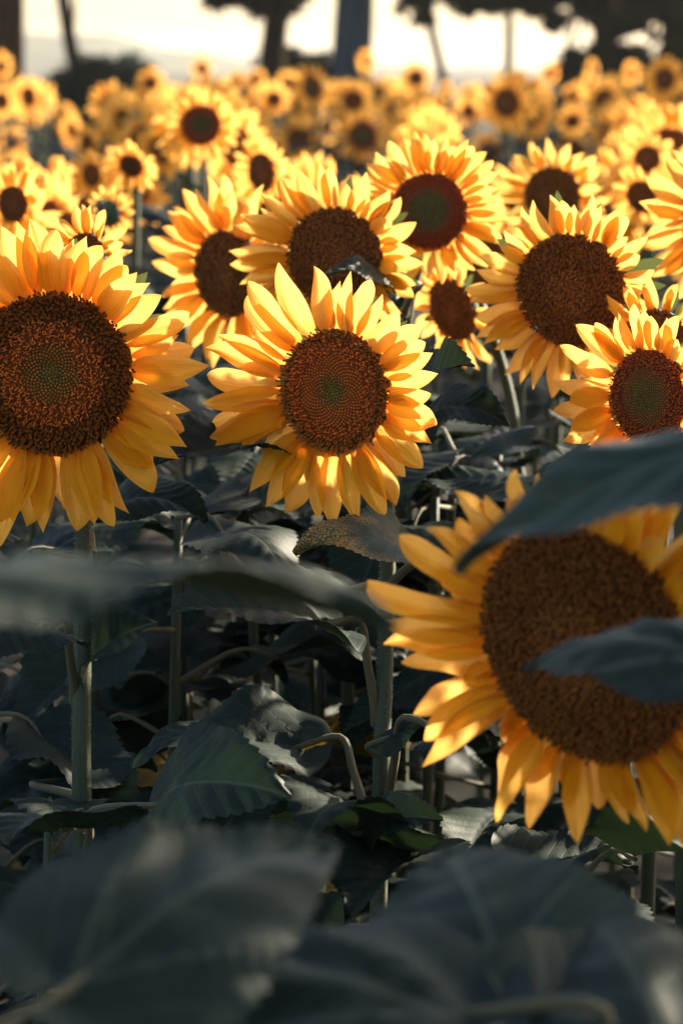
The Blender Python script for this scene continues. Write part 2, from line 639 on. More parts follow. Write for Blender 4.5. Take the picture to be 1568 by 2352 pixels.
def petal_specs(n, seed):
    r = random.Random(seed)
    out = []
    for k in range(n):
        out.append(dict(seed=seed + k, W=r.uniform(0.28, 0.38), curl=r.uniform(-0.15, 0.30), curl2=r.uniform(-0.65, 0.45),
                        cup=r.uniform(0.1, 0.75), side=r.uniform(-0.22, 0.22), twist=r.uniform(-0.45, 0.45),
                        wav=r.uniform(0, 0.3), hook=r.choice([0, 0, 0.5, -0.7, 1.0, -1.2]), tipw=r.uniform(0.62, 1.05)))
    return out


P_SPECS = petal_specs(16, 100)
PETALS = [mesh('petal', *petal_arrays(nu=19, nv=9, **s)[:2], M_petal, uv=petal_arrays(nu=19, nv=9, **s)[2]) for s in P_SPECS]
PETALS_LO = [mesh('petal', *petal_arrays(nu=7, nv=5, **s)[:2], M_petal, uv=petal_arrays(nu=7, nv=5, **s)[2]) for s in P_SPECS]
_b = petal_arrays(5, nu=6, nv=3, W=0.34, curl=-0.1, curl2=0.5, cup=0.4, tipw=0.9)
BRACT = mesh('bract', _b[0], _b[1], M_bract, uv=_b[2])


def petal_layout(R, L, n, seed, lean=6, var=1.0, wide=1.0, inner=True):
    """list of (matrix in head frame, variant). Head frame: X right, Y up, Z out of the face"""
    r = random.Random(seed)
    out = []
    n1 = int(n * 0.56) if inner else n
    for layer, m in ((0, n1), (1, n - n1)):
        for k in range(m):
            th = 2 * math.pi * (k + 0.5 * layer) / max(1, m) + r.uniform(-0.10, 0.10) * var
            p = R_((lean if layer == 0 else lean + 13) + r.gauss(0, 8) * var)
            # gravity: the upper petals stand, the lower ones hang back
            p += R_(3) * math.sin(th)
            l = L * r.uniform(0.86, 1.1) * (1.0 if layer == 0 else 0.93)
            M = (Matrix.Rotation(th, 4, 'Z') @ Matrix.Translation((R * (0.985 - 0.05 * layer), 0, -0.006 + 0.004 * layer + r.uniform(-.002, .002)))
                 @ Matrix.Rotation(-p, 4, 'Y') @ Matrix.Rotation(R_(r.gauss(0, 12) * var), 4, 'X') @ Matrix.Rotation(R_(r.gauss(0, 6) * var), 4, 'Z')
                 @ Matrix.Diagonal((l, l * r.uniform(0.92, 1.15) * wide, l, 1)))
            out.append((M, r.randrange(16)))
    return out


BLUNT = sorted(range(16), key=lambda k: P_SPECS[k]['tipw'])[:8]


def tip_layout(Mw, R, L, tips, seed, lean, wide, gap=0.27, blunt=False):
    """petals that reach from the rim to the measured tips"""
    r = random.Random(seed)
    inv = Mw.inverted()
    cam_l = inv @ CAM
    out = []
    def one(th, l, p, zoff, wd, k=None):
        l = max(l, 0.3 * L)
        M = (Matrix.Rotation(th, 4, 'Z') @ Matrix.Translation((R * 0.96, 0, zoff))
             @ Matrix.Rotation(-p, 4, 'Y') @ Matrix.Rotation(R_(r.gauss(0, 10)), 4, 'X')
             @ Matrix.Diagonal((l, (0.35 * l + 0.65 * L) * wd, l, 1)))
        out.append((M, BLUNT[r.randrange(8)] if blunt else r.randrange(16)))
    ths = []
    for (tx, ty) in tips:
        d = inv @ at(tx, ty, 1.0) - cam_l
        t = -cam_l.z / d.z
        q = cam_l + d * t
        th = math.atan2(q.y, q.x)
        ths.append(th)
        p = R_(lean + r.gauss(0, 6))
        one(th, (math.hypot(q.x, q.y) - 0.96 * R) * 1.02, p, r.uniform(-.004, .003), r.uniform(0.9, 1.12) * wide)
    # shorter ones behind, where the ring leaves gaps
    ths.sort()
    for a, b in zip(ths, ths[1:] + [ths[0] + 2 * math.pi]):
        if b - a > gap:
            for j in range(int((b - a) / (gap * 0.75))):
                one(a + (b - a) * (j + 1) / (int((b - a) / (gap * 0.75)) + 1), L * r.uniform(0.62, 0.8), R_(lean - 6 + r.gauss(0, 5)), -0.008, wide)
    return out


def joined_petals(R, L, n, seed, lean=6):
    Vs, Fs, Us, off = [], [], [], 0
    for M, k in petal_layout(R, L, n, seed, lean):
        s = P_SPECS[k]
        V, F, U = petal_arrays(nu=6, nv=4, **s)
        A = np.array(M)
        Vs.append(V @ A[:3, :3].T + A[:3, 3]); Fs.append(F + off); Us.append(U); off += len(V)
    return mesh('petals', np.concatenate(Vs), np.concatenate(Fs), M_petal, uv=np.concatenate(Us))


# ------------------------------------------------------------------ discs
def disc_z(q, R, dome=0.10, dip=0.05):
    """height of the disc face over the rim plane at q = r/R"""
    return R * (dome * (1 - q ** 2) - dip * np.exp(-(q / 0.28) ** 2) + 0.02)


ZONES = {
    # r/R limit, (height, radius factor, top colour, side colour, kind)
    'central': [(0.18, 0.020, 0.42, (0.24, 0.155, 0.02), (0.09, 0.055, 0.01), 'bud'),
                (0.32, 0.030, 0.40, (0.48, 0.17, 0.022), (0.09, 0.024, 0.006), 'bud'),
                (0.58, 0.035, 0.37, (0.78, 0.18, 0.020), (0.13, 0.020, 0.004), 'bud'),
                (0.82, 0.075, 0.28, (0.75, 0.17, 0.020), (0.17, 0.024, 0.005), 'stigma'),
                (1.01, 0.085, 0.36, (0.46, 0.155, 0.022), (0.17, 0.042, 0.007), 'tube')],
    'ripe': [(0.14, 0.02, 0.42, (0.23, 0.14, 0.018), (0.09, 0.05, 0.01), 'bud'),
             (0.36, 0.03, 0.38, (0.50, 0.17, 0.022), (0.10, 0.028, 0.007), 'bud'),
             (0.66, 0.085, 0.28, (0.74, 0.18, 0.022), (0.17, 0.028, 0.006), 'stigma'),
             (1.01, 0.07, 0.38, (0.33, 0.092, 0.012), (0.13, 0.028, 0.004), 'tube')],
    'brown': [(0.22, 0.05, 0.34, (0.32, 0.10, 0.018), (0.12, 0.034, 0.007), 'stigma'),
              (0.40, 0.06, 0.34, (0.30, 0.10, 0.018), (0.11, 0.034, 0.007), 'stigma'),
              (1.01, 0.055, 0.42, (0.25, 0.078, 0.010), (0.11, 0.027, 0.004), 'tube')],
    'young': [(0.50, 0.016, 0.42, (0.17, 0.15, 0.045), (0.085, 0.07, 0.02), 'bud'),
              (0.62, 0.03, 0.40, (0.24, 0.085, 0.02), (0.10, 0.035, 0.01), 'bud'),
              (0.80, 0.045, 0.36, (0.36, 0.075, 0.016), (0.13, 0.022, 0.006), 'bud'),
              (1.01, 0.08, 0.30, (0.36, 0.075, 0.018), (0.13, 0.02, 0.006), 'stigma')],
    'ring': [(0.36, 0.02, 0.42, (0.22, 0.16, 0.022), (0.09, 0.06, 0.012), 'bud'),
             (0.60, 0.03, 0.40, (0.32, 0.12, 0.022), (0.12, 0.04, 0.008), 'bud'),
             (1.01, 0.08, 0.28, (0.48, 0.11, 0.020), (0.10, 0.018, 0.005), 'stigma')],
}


def florets(R, n, zones, seed, dome=0.10):
    r = np.random.default_rng(seed)
    Vs, Fs, Cs, off = [], [], [], 0
    sp = R * math.sqrt(math.pi / n)
    ca = [(math.cos(2 * math.pi * k / 5), math.sin(2 * math.pi * k / 5)) for k in range(5)]
    for i in range(n):
        q = math.sqrt((i + 0.5) / n)
        th = i * 2.399963
        for z in ZONES[zones]:
            if q + r.normal() * 0.012 < z[0]:
                break
        _, h, rf, ct, cs, kind = z
        rad = Vector((math.cos(th), math.sin(th), 0))
        slope = -2 * dome * q
        nrm = (Vector((0, 0, 1)) + rad * (-slope * 1.0)).normalized()
        ax = (nrm + rad * (0.25 * q * q) + Vector(r.normal(size=3) * (0.05 if kind == 'bud' else 0.22))).normalized()
        p = rad * (q * R) + Vector((0, 0, float(disc_z(q, R, dome)) - 0.001))
        t1 = ax.orthogonal().normalized(); t2 = ax.cross(t1)
        hh = R * h * (1 + 0.35 * r.normal() * (0.3 if kind == 'bud' else 0.8))
        hh = max(hh, R * 0.012)
        a = sp * rf * 1.12
        tone = max(0.5, 1 + 0.18 * r.normal())
        if kind == 'bud':
            rings = [(0, a), (0.55 * hh, a * 0.95), (hh, a * 0.45)]
        elif kind == 'tube':
            rings = [(0, a * 0.9), (0.65 * hh, a * 0.8), (hh, a * 1.05)]
        else:
            rings = [(0, a * 0.9), (0.5 * hh, a * 0.8), (0.7 * hh, a * 0.5)]
        vs, cs_ = [], []
        for (zz, rr_) in rings:
            for (c, s) in ca:
                vs.append(p + ax * zz + t1 * (c * rr_) + t2 * (s * rr_))
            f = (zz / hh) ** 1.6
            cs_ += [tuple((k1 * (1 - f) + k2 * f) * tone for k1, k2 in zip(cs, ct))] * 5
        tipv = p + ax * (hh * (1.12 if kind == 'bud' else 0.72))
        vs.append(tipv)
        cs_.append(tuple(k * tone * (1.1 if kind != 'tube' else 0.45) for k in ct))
        fs = []
        for l in range(2):
            for k in range(5):
                k2 = (k + 1) % 5
                fs.append((l * 5 + k, l * 5 + k2, (l + 1) * 5 + k2, (l + 1) * 5 + k))
        for k in range(5):
            fs.append((10 + k, 10 + (k + 1) % 5, 15, 15))
        if kind == 'stigma':
            # two curled style branches
            for sgn in (-1, 1):
                d2 = (t1 * math.cos(th * 3 + i) + t2 * math.sin(th * 3 + i)) * sgn
                b0 = p + ax * hh * 0.6
                b1 = b0 + ax * hh * 0.45 + d2 * a * 0.5
                b2 = b1 + ax * hh * 0.05 + d2 * a * 1.1
                wv = ax.cross(d2).normalized() * a * 0.32
                o = len(vs)
                vs += [b0 - wv, b0 + wv, b1 - wv, b1 + wv, b2 - wv * 0.4, b2 + wv * 0.4]
                cc = tuple(k * tone * 1.5 for k in ct)
                cs_ += [cc] * 6
                fs += [(o, o + 1, o + 3, o + 2), (o + 2, o + 3, o + 5, o + 4)]
        Vs += [tuple(x) for x in vs]; Cs += cs_
        Fs += [tuple(k + off for k in f) for f in fs]
        off += len(vs)
    Fs = [f if f[2] != f[3] else f[:3] for f in Fs]
    return mesh('florets', Vs, Fs, M_floret, col=np.array(Cs), smooth=False)


def disc_mesh(R, zones, dome=0.10, nr=9, ns=28, dark=0.38):
    V, F, C = [(0, 0, float(disc_z(0, R, dome)))], [], []
    Z = ZONES[zones]
    C.append(tuple(k * dark for k in Z[0][3]))
    for i in range(1, nr + 1):
        q = i / nr
        z = disc_z(q, R, dome) if i < nr else -0.15 * R
        for zz in Z:
            if q < zz[0]:
                break
        for s in range(ns):
            a = 2 * math.pi * s / ns
            V.append((q * R * math.cos(a), q * R * math.sin(a), float(z)))
            C.append(tuple((k1 * 0.45 + k2 * 0.55) * dark for k1, k2 in zip(zz[3], zz[4])))
    for s in range(ns):
        F.append((0, 1 + s, 1 + (s + 1) % ns))
    for i in range(nr - 1):
        for s in range(ns):
            s2 = (s + 1) % ns
            F.append((1 + i * ns + s, 1 + (i + 1) * ns + s, 1 + (i + 1) * ns + s2, 1 + i * ns + s2))
    return mesh('disc', V, F, M_disc, col=np.array(C))


def receptacle_mesh(R, ns=20):
    prof = [(1.0, -0.06), (1.03, -0.16), (0.96, -0.30), (0.74, -0.46), (0.45, -0.58), (0.22, -0.68), (0.14, -0.80)]
    V, F = [], []
    for (q, z) in prof:
        for s in range(ns):
            a = 2 * math.pi * s / ns
            V.append((q * R * math.cos(a), q * R * math.sin(a), z * R))
    for i in range(len(prof) - 1):
        for s in range(ns):
            s2 = (s + 1) % ns
            F.append((i * ns + s, i * ns + s2, (i + 1) * ns + s2, (i + 1) * ns + s))
    F.append(tuple((len(prof) - 1) * ns + s for s in range(ns)))
    return mesh('head', V, F, M_recept)


RECEPT = receptacle_mesh(1.0)


def head_matrix(c, yaw, pitch, roll=0.0):
    """face normal: yaw < 0 turns it to the left of the camera, pitch > 0 upwards"""
    tc = (CAM - c); tc.z = 0; tc.normalize()
    n = Matrix.Rotation(R_(yaw), 3, 'Z') @ tc
    h = Vector((n.x, n.y, 0)).normalized()
    n = (h * math.cos(R_(pitch)) + Vector((0, 0, 1)) * math.sin(R_(pitch))).normalized()
    x = Vector((0, 0, 1)).cross(n).normalized()
    y = n.cross(x)
    M = Matrix((x, y, n)).transposed().to_4x4()
    return Matrix.Translation(c) @ M @ Matrix.Rotation(R_(roll), 4, 'Z')


# ------------------------------------------------------------------ leaves
def leaf_arrays(seed, teeth=20, per=4, nv=17, fold=0.18, droop=-0.9, droop2=-0.6, wave=0.05, twist=0.0, W=0.40, lateral=0.0, quilt=0.008, freq=8.0, palm=0.0):
    r = random.Random(seed)
    nu = teeth * per + 1
    u = np.linspace(0, 1, nu)[:, None]
    v = np.linspace(-1, 1, nv)[None, :]
    va = np.abs(v)
    f = np.where(u < 0.25, np.sqrt(np.clip(1 - ((0.25 - u) / 0.25) ** 2, 0, 1)) * 0.93 + 0.07, 0)
    t = np.clip((u - 0.25) / 0.75, 0, 1)
    f = np.where(u >= 0.25, (1 - t) * (1 + 0.42 * t) + 0.004, f)
    saw = (u * teeth) % 1.0
    saw = np.where(saw < 0.75, saw / 0.75, (1 - saw) / 0.25)
    edge = va ** 9
    half = W * f + edge * 0.024 * saw * np.sqrt(f)
    x = u - 0.17 * va ** 1.7 * np.exp(-u * 6) + edge * 0.012 * saw + 0 * v
    y = half * v
    X, Y = x.copy(), y.copy()
    # lamina bulges between the side veins, midrib in a groove
    s = (X - 1.05 * np.abs(Y)) * freq
    z = quilt * (np.cos((s - 0.5) * 2 * np.pi) * -1.0) * np.clip(np.abs(Y) / 0.06, 0, 1) * (1 - va ** 6)
    z = z - 0.012 * np.exp(-(Y / 0.02) ** 2)
    if palm:
        z = z + palm * (np.exp(-((np.abs(Y) - 0.62 * X) / 0.035) ** 2) + np.exp(-(Y / 0.035) ** 2) - 0.8 * np.exp(-((np.abs(Y) - 0.28 * X) / 0.05) ** 2))
    z = z + np.abs(Y) * math.tan(fold) - 0.35 * (np.abs(Y) ** 2)
    ph1, ph2 = r.uniform(0, 6.28), r.uniform(0, 6.28)
    fr1, fr2 = r.uniform(9, 14), r.uniform(9, 14)
    wv = np.where(v < 0, np.sin(u * fr1 + ph1), np.sin(u * fr2 + ph2))
    z = z + wave * wv * va ** 2 * np.sqrt(f)
    z = z + 0.02 * np.sin(u * 5 + v * 3 + ph1)
    a = twist * u
    y2 = Y * np.cos(a) - z * np.sin(a); z2 = Y * np.sin(a) + z * np.cos(a)
    uc = np.clip(X, 0, 1)
    us = np.linspace(0, 1, 200)
    phi = 0.5 + droop * us + droop2 * us ** 2
    cxs = np.cumsum(np.cos(phi)) / 200; czs = np.cumsum(np.sin(phi)) / 200
    cx = np.interp(uc, us, cxs) + np.minimum(X, 0); cz = np.interp(uc, us, czs)
    ph = 0.5 + droop * uc + droop2 * uc ** 2
    P = np.stack([cx - np.sin(ph) * z2, y2 + lateral * uc ** 2, cz + np.cos(ph) * z2], -1)
    tip = P[-1, nv // 2].copy()
    base = P[0, nv // 2].copy()
    P = P - base
    tip = tip - base
    # chord onto +X, length 1
    ang = math.atan2(tip[2], tip[0])
    c, s_ = math.cos(-ang), math.sin(-ang)
    x_, z_ = P[..., 0] * c - P[..., 2] * s_, P[..., 0] * s_ + P[..., 2] * c
    P = np.stack([x_, P[..., 1], z_], -1) / math.hypot(tip[0], tip[2])
    P[..., 1] -= P[-1, nv // 2, 1] * np.clip(P[..., 0], 0, 1)
    UV = np.stack([X, Y + 0.5], -1)
    return P.reshape(-1, 3), grid_faces(nu, nv), UV.reshape(-1, 2)


LEAF_SPECS = [
    dict(seed=1, fold=0.10, droop=-0.6, droop2=-0.5, wave=0.045),
    dict(seed=2, fold=0.25, droop=-0.9, droop2=-0.7, wave=0.06, twist=0.25),
    dict(seed=3, fold=0.35, droop=-0.5, droop2=-0.2, wave=0.05, twist=-0.3),
    dict(seed=4, fold=0.05, droop=-1.2, droop2=-0.6, wave=0.07),
    dict(seed=5, fold=0.20, droop=-0.2, droop2=-1.0, wave=0.06, twist=0.4),
    dict(seed=6, fold=-0.10, droop=-0.9, droop2=-0.9, wave=0.04, twist=-0.2),
    dict(seed=7, fold=0.45, droop=-0.4, droop2=-0.4, wave=0.08, twist=0.1),
    dict(seed=8, fold=0.0, droop=-0.35, droop2=-0.1, wave=0.03, quilt=0.016),
]


def mk_leaf(s, lo=False, mat=None):
    kw = dict(s)
    if lo:
        kw.update(teeth=12, per=2, nv=9)
    P, F, UV = leaf_arrays(**kw)
    return mesh('leaf', P, F, mat or M_leaf, uv=UV)


LEAVES = [mk_leaf(s) for s in LEAF_SPECS]
LEAVES_LO = [mk_leaf(s, True) for s in LEAF_SPECS]
LEAF_YELLOW = [mk_leaf(LEAF_SPECS[k], mat=M_leaf_old) for k in (3, 4)]
BROAD = [mk_leaf(s, mat=M_leaf_broad) for s in (
    dict(seed=21, fold=0.10, droop=-0.45, droop2=-0.15, wave=0.03, quilt=0.007, freq=4.5),
    dict(seed=22, fold=0.12, droop=-0.6, droop2=-0.3, wave=0.012, quilt=0.006, freq=4.5, twist=0.1, palm=0.03),
    dict(seed=23, fold=0.03, droop=-0.35, droop2=-0.3, wave=0.012, quilt=0.006, freq=4.5, twist=-0.1, palm=0.03))]
LEAF_POLLEN = mk_leaf(LEAF_SPECS[1], mat=M_pollen)
# petiole for unplanned leaves: from the blade's base back and down to the stem, in blade lengths
PET_END = Vector((-0.62, 0.0, -0.30))
_v, _f, _u = tube(spline([Vector((0.02, 0, -0.012)), Vector((-0.25, 0, 0.0)), PET_END], 8), [0.012, 0.012, 0.013, 0.014, 0.016, 0.018, 0.02, 0.026], 6)
PETIOLE = mesh('petiole', _v, _f, M_petiole, uv=_u)


def frame(base, tip, normal, ws=1.0):
    X = tip - base
    L = X.length
    X = X / L
    Z = (Vector(normal) - X * Vector(normal).dot(X)).normalized()
    Y = Z.cross(X)
    M = Matrix((X * L, Y * L * ws, Z * L)).transposed().to_4x4()
    return Matrix.Translation(base) @ M


def add_leaf(plant, base, tip, normal, ws=1.0, k=0, node=None, me=None, r0=0.0035, r1=0.006, sag=0.0, label=None):
    """a planned leaf: blade from base to tip, petiole from the stem node to the base"""
    M = Matrix.Translation(-plant.location) @ frame(base, tip, normal, ws)
    o = put('leaf', me or LEAVES[k], plant, M)
    if label:
        o['label'] = label
    if node is not None:
        out = (tip - base).normalized()
        ctrl = base - out * (node - base).length * 0.35 + Vector((0, 0, sag))
        pts = spline([node, node.lerp(ctrl, 0.55) + Vector((0, 0, sag * 0.5)), ctrl, base + out * 0.012 * 1], 16)
        rad = [r1 + (r0 - r1) * i / 15 for i in range(16)]
        rad[0] = r1 * 1.5; rad[1] = r1 * 1.15
        V, F, UV = tube(pts, rad, 8)
        inv = (plant.matrix_basis @ M) if False else M
        W = np.array((Matrix.Translation(plant.location) @ M).inverted())
        V = V @ W[:3, :3].T + W[:3, 3]
        put('petiole', mesh('petiole', V, F, M_petiole, uv=UV), o)
    return o


def auto_leaf(plant, node, az, L, elev, lo, r):
    """an unplanned leaf on the stem at node, pointing to azimuth az"""
    d = Vector((math.cos(az) * math.cos(elev), math.sin(az) * math.cos(elev), math.sin(elev)))
    nrm = Vector((r.uniform(-.25, .25), r.uniform(-.25, .25), 1))
    M = frame(Vector((0, 0, 0)), d * L, nrm, r.uniform(0.9, 1.15))
    off = M @ PET_END
    M = Matrix.Translation(node - off - plant.location) @ M
    k = r.randrange(8)
    o = put('leaf', (LEAVES_LO if lo else LEAVES)[k], plant, M)
    put('petiole', PETIOLE, o)
    return o


def stem(plant, pts, r_bot, r_top, n=26, sides=10, hair=0, seed=0, ridge=0.04):
    P = spline(pts, n)
    rad = [r_bot + (r_top - r_bot) * i / (n - 1) for i in range(n)]
    V, F, UV = tube(P, rad, sides, ridge)
    V = V - np.array(plant.location)
    o = put('stem', mesh('stem', V, F, M_stem, uv=UV), plant)
    if hair:
        r = np.random.default_rng(seed)
        vs, fs = [], []
        for k in range(hair):
            f = r.random() * (n - 2)
            i = int(f); q = f - i
            p = P[i].lerp(P[i + 1], q); t = (P[i + 1] - P[i]).normalized()
            a = Vector(r.normal(size=3)); a = (a - t * a.dot(t)).normalized()
            b = t.cross(a)
            l = 0.0016 + 0.0022 * r.random()
            s = p + a * rad[i] * 0.97
            e = s + a * l + t * l * r.normal() * 0.35
            wd = 0.00016
            o0 = len(vs)
            vs += [tuple(s + t * wd), tuple(s - t * wd), tuple(e), tuple(s + b * wd), tuple(s - b * wd)]
            fs += [(o0, o0 + 1, o0 + 2), (o0 + 3, o0 + 4, o0 + 2)]
        h = put('stem_hair', mesh('stem_hair', np.array(vs) - np.array(plant.location), np.array(fs), M_hair), o)
        h['kind'] = 'stuff'
    return o


_florets = {}


def build_head(plant, c, yaw, pitch, R, L, n, zones, lean=8, seed=0, nfl=900, detail=2, roll=0.0, dome=0.10, wide=1.0, bracts=14, tips=None, var=1.0):
    """head (receptacle) > petal, bract, disc, florets"""
    Mw = head_matrix(c, yaw, pitch)
    Ml = Matrix.Translation(-plant.location) @ Mw
    h = put('head', RECEPT, plant, Ml @ Matrix.Diagonal((R, R, R, 1)))
    inv = Matrix.Diagonal((1 / R, 1 / R, 1 / R, 1))
    put('disc', disc_mesh(R, zones, dome), h, inv)
    f = put('florets', florets(R, nfl, zones, seed, dome), h, inv @ Matrix.Rotation(R_(roll), 4, 'Z'))
    f['kind'] = 'stuff'
    src = PETALS if detail >= 2 else PETALS_LO
    for M, k in (tip_layout(Mw, R, L, tips, seed, lean, wide, {21: 0.32, 23: 0.12, 22: 0.2}.get(seed, 0.25), seed == 23) if tips else petal_layout(R, L, n, seed, lean, var, wide)):
        put('petal', src[k], h, inv @ M)
    r = random.Random(seed + 9)
    for k in range(bracts):
        th = 2 * math.pi * (k + r.uniform(-.3, .3)) / bracts
        l = R * r.uniform(0.55, 0.8)
        M = (Matrix.Rotation(th, 4, 'Z') @ Matrix.Translation((R * 0.97, 0, -0.17 * R)) @ Matrix.Rotation(R_(r.uniform(-5, 35)), 4, 'Y')
             @ Matrix.Diagonal((l, l, l, 1)))
        put('bract', BRACT, h, inv @ M)
    return h, Mw


def plant_at(base, label, group=None):
    root = put('sunflower', None)
    root.location = (base.x, base.y, 0)
    root.empty_display_size = 0.1
    tag(root, label, 'sunflower', group)
    return root


def ground_under(pts):
    """carry a stem line, given top to bottom, on to the ground"""
    a, b = pts[-2], pts[-1]
    t = b.z / max(0.05, (a.z - b.z))
    g_ = b + (b - a) * min(t, 3.0)
    g_ = Vector((b.x + (g_.x - b.x) * 0.5, b.y + (g_.y - b.y) * 0.5, 0))
    return g_


def flower(px, py, d, Rpx, yaw, pitch, Lpx, n, zones, label, stem_px=None, nleaf=0, leaf_top=0.28, **kw):
    c = at(px, py, d)
    sc = PX * d
    R, L = Rpx * sc, Lpx * sc
    Mw = head_matrix(c, yaw, pitch)
    back = c - Mw.to_3x3() @ Vector((0, 0, 0.76 * R))
    hair = kw.pop('hair', 0)
    rs = kw.pop('stem_r', 0.0085)
    if stem_px:
        low = [at(*p) for p in stem_px]
    else:
        nn = Mw.to_3x3() @ Vector((0, 0, 1))
        q = back - Vector((nn.x, nn.y, 0)) * R * 0.55 + Vector((0, 0, -0.9 * R))
        low = [q, q + Vector((random.uniform(-.02, .02), 0.01, -0.5))]
    gnd = ground_under(low)
    plant = plant_at(gnd, label)
    h, _ = build_head(plant, c, yaw, pitch, R, L, n, zones, **kw)
    nn = Mw.to_3x3() @ Vector((0, 0, 1))
    neck = back - nn * R * 0.45 + Vector((0, 0, -0.12 * R))
    pts = [gnd] + low[::-1] + [neck, back + nn * R * 0.15]
    stem(plant, pts, rs * 1.25, rs * 0.85, n=44 if hair else 26, sides=14 if hair else 8, hair=hair, seed=kw.get('seed', 0))
    r = random.Random(kw.get('seed', 0) + 77)
    az = r.uniform(0, 6.28)
    top = low[0]
    for k in range(nleaf):
        z = top.z - leaf_top + 0.12 - k * r.uniform(0.07, 0.11)
        if z < 0.25:
            break
        f = (top.z - z) / max(0.1, top.z)
        node = top.lerp(gnd, f)
        az += 2.4 + r.uniform(-.3, .3)
        auto_leaf(plant, node, az, r.uniform(0.13, 0.21), R_(r.uniform(-30, 5)), d > 4.4, r)
    return plant


# ------------------------------------------------------------------ the flowers one can tell apart
# 1 the sharp flower in the middle
central = flower(768, 898, 2.78, 140, -29, 4, 176, 44, 'central',
                 'sharply focused sunflower at the centre with an orange flecked dark disc', hair=2600, stem_r=0.0088, seed=21, tips=[(659,603),(595,644),(733,613),(813,624),(857,645),(872,678),(934,708),(980,787),(1006,810),(1003,903),(1010,956),(1003,975),(972,1073),(913,1158),(879,1180),(835,1201),(769,1206),(723,1194),(655,1176),(613,1161),(585,1126),(565,1024),(519,1022),(501,1003),(495,975),(485,925),(477,862),(491,798),(513,769),(577,681)], nfl=1200, lean=7,
                 stem_px=[(888, 1170, 2.86), (884, 1500, 2.86), (870, 1985, 2.86)], wide=1.0)
# 2 the large flower on the left
left = flower(122, 858, 2.74, 186, -14, 3, 196, 46, 'ripe',
              'largest sharp sunflower cut by the left edge with a wide ring of brown seeds', hair=2600, stem_r=0.0098, seed=22, tips=[(10,519),(45,512),(75,502),(135,529),(200,545),(235,566),(328,621),(350,649),(370,679),(432,719),(482,839),(464,939),(438,986),(445,1024),(422,1051),(350,1129),(308,1174),(270,1204),(232,1204),(188,1214),(73,1206),(102,1219),(38,1196),(8,1249),(-60,600),(-110,680),(-150,760),(-170,850),(-165,930),(-140,1010),(-110,1080),(-70,1140),(-30,1200),(-30,545)], nfl=1800, lean=8,
              stem_px=[(192, 1215, 2.86), (189, 1500, 2.86), (188, 1880, 2.86)], wide=1.08)
# 3 the soft foreground flower
fore = flower(1345, 1482, 2.08, 284, -34, -10, 220, 46, 'brown',
              'soft focus sunflower at lower right with blurred leaves crossing its brown disc', seed=23, tips=[(1085,1112),(1035,1135),(1008,1200),(915,1235),(862,1328),(890,1400),(885,1480),(922,1525),(935,1650),(990,1690),(1012,1735),(1139,1833),(1157,1875),(1237,1888),(1334,1928),(1419,1910),(1484,1908),(1547,1930),(1575,1950),(1475,1178),(1540,1228),(1585,1335),(1610,1400),(1165,1150),(1215,1175),(1265,1190),(1320,1185),(1375,1180),(1425,1185),(1130,1130),(1640,1500),(1650,1600),(1630,1700),(1610,1820),(1650,1560),(1640,1760)], nfl=2600, lean=4, dome=0.16,
              stem_px=[(1650, 1950, 2.24), (1650, 2500, 2.26)], wide=0.94)
# 4 the flower at the right edge
flower(1486, 912, 2.92, 112, -38, 2, 146, 40, 'ring',
       'small sunflower at the right edge with a green eye and pale upright petals', seed=24, tips=[(1284,872),(1327,912),(1289,942),(1329,979),(1283,1014),(1342,1072),(1314,789),(1339,744),(1374,759),(1419,729),(1459,699),(1489,714),(1534,731),(1564,779),(1620,850),(1640,920),(1630,1000),(1600,1060),(1550,1090),(1480,1110),(1420,1105),(1380,740),(1440,715),(1510,720)], nfl=1000, lean=14, nleaf=3,
       stem_px=[(1560, 1150, 3.0), (1570, 1600, 3.0)])
flower(1500, 790, 3.12, 80, -20, 12, 82, 28, 'brown',
       'sunflower showing only pale petals above the flower with a green eye', seed=25, nfl=400, lean=16, nleaf=0)
# 5 upper middle, slightly soft
upper = flower(985, 485, 3.55, 88, -8, 6, 100, 48, 'young',
       'ragged upright sunflower in the upper middle with a large grey green centre', seed=26, tips=[(801,415),(844,375),(864,350),(894,325),(954,302),(971,308),(1026,310),(1074,322),(1114,350),(1151,397),(1144,435),(1159,477),(1174,505),(1151,550),(1154,562),(815,470),(819,534),(874,581),(896,609),(944,654),(984,644),(1014,651),(1044,641),(1119,614),(1134,604),(1090,620),(850,560),(915,640),(1000,318),(1095,335),(1130,370),(925,318)], nfl=1000, lean=6, nleaf=6, var=1.7,
       stem_px=[(940, 690, 3.64), (915, 1000, 3.66), (920, 1400, 3.66)], stem_r=0.0085)
flower(768, 592, 3.40, 116, -22, -4, 138, 40, 'brown',
       'sunflower with a broad brown disc half hidden behind the sharp middle one', seed=27, tips=[(735,372),(690,390),(655,402),(602,445),(563,490),(548,515),(537,572),(537,605),(560,650),(578,690),(600,700),(760,385),(800,420),(850,450),(640,720),(690,735),(740,745),(800,740),(850,715),(890,680),(640,415),(900,500),(915,560),(910,620)], nfl=800, lean=8, nleaf=6)
flower(522, 628, 3.75, 100, -42, -2, 124, 38, 'brown',
       'sunflower turned to the left between the two sharp ones, behind them', seed=28, nfl=600, lean=6, nleaf=6)
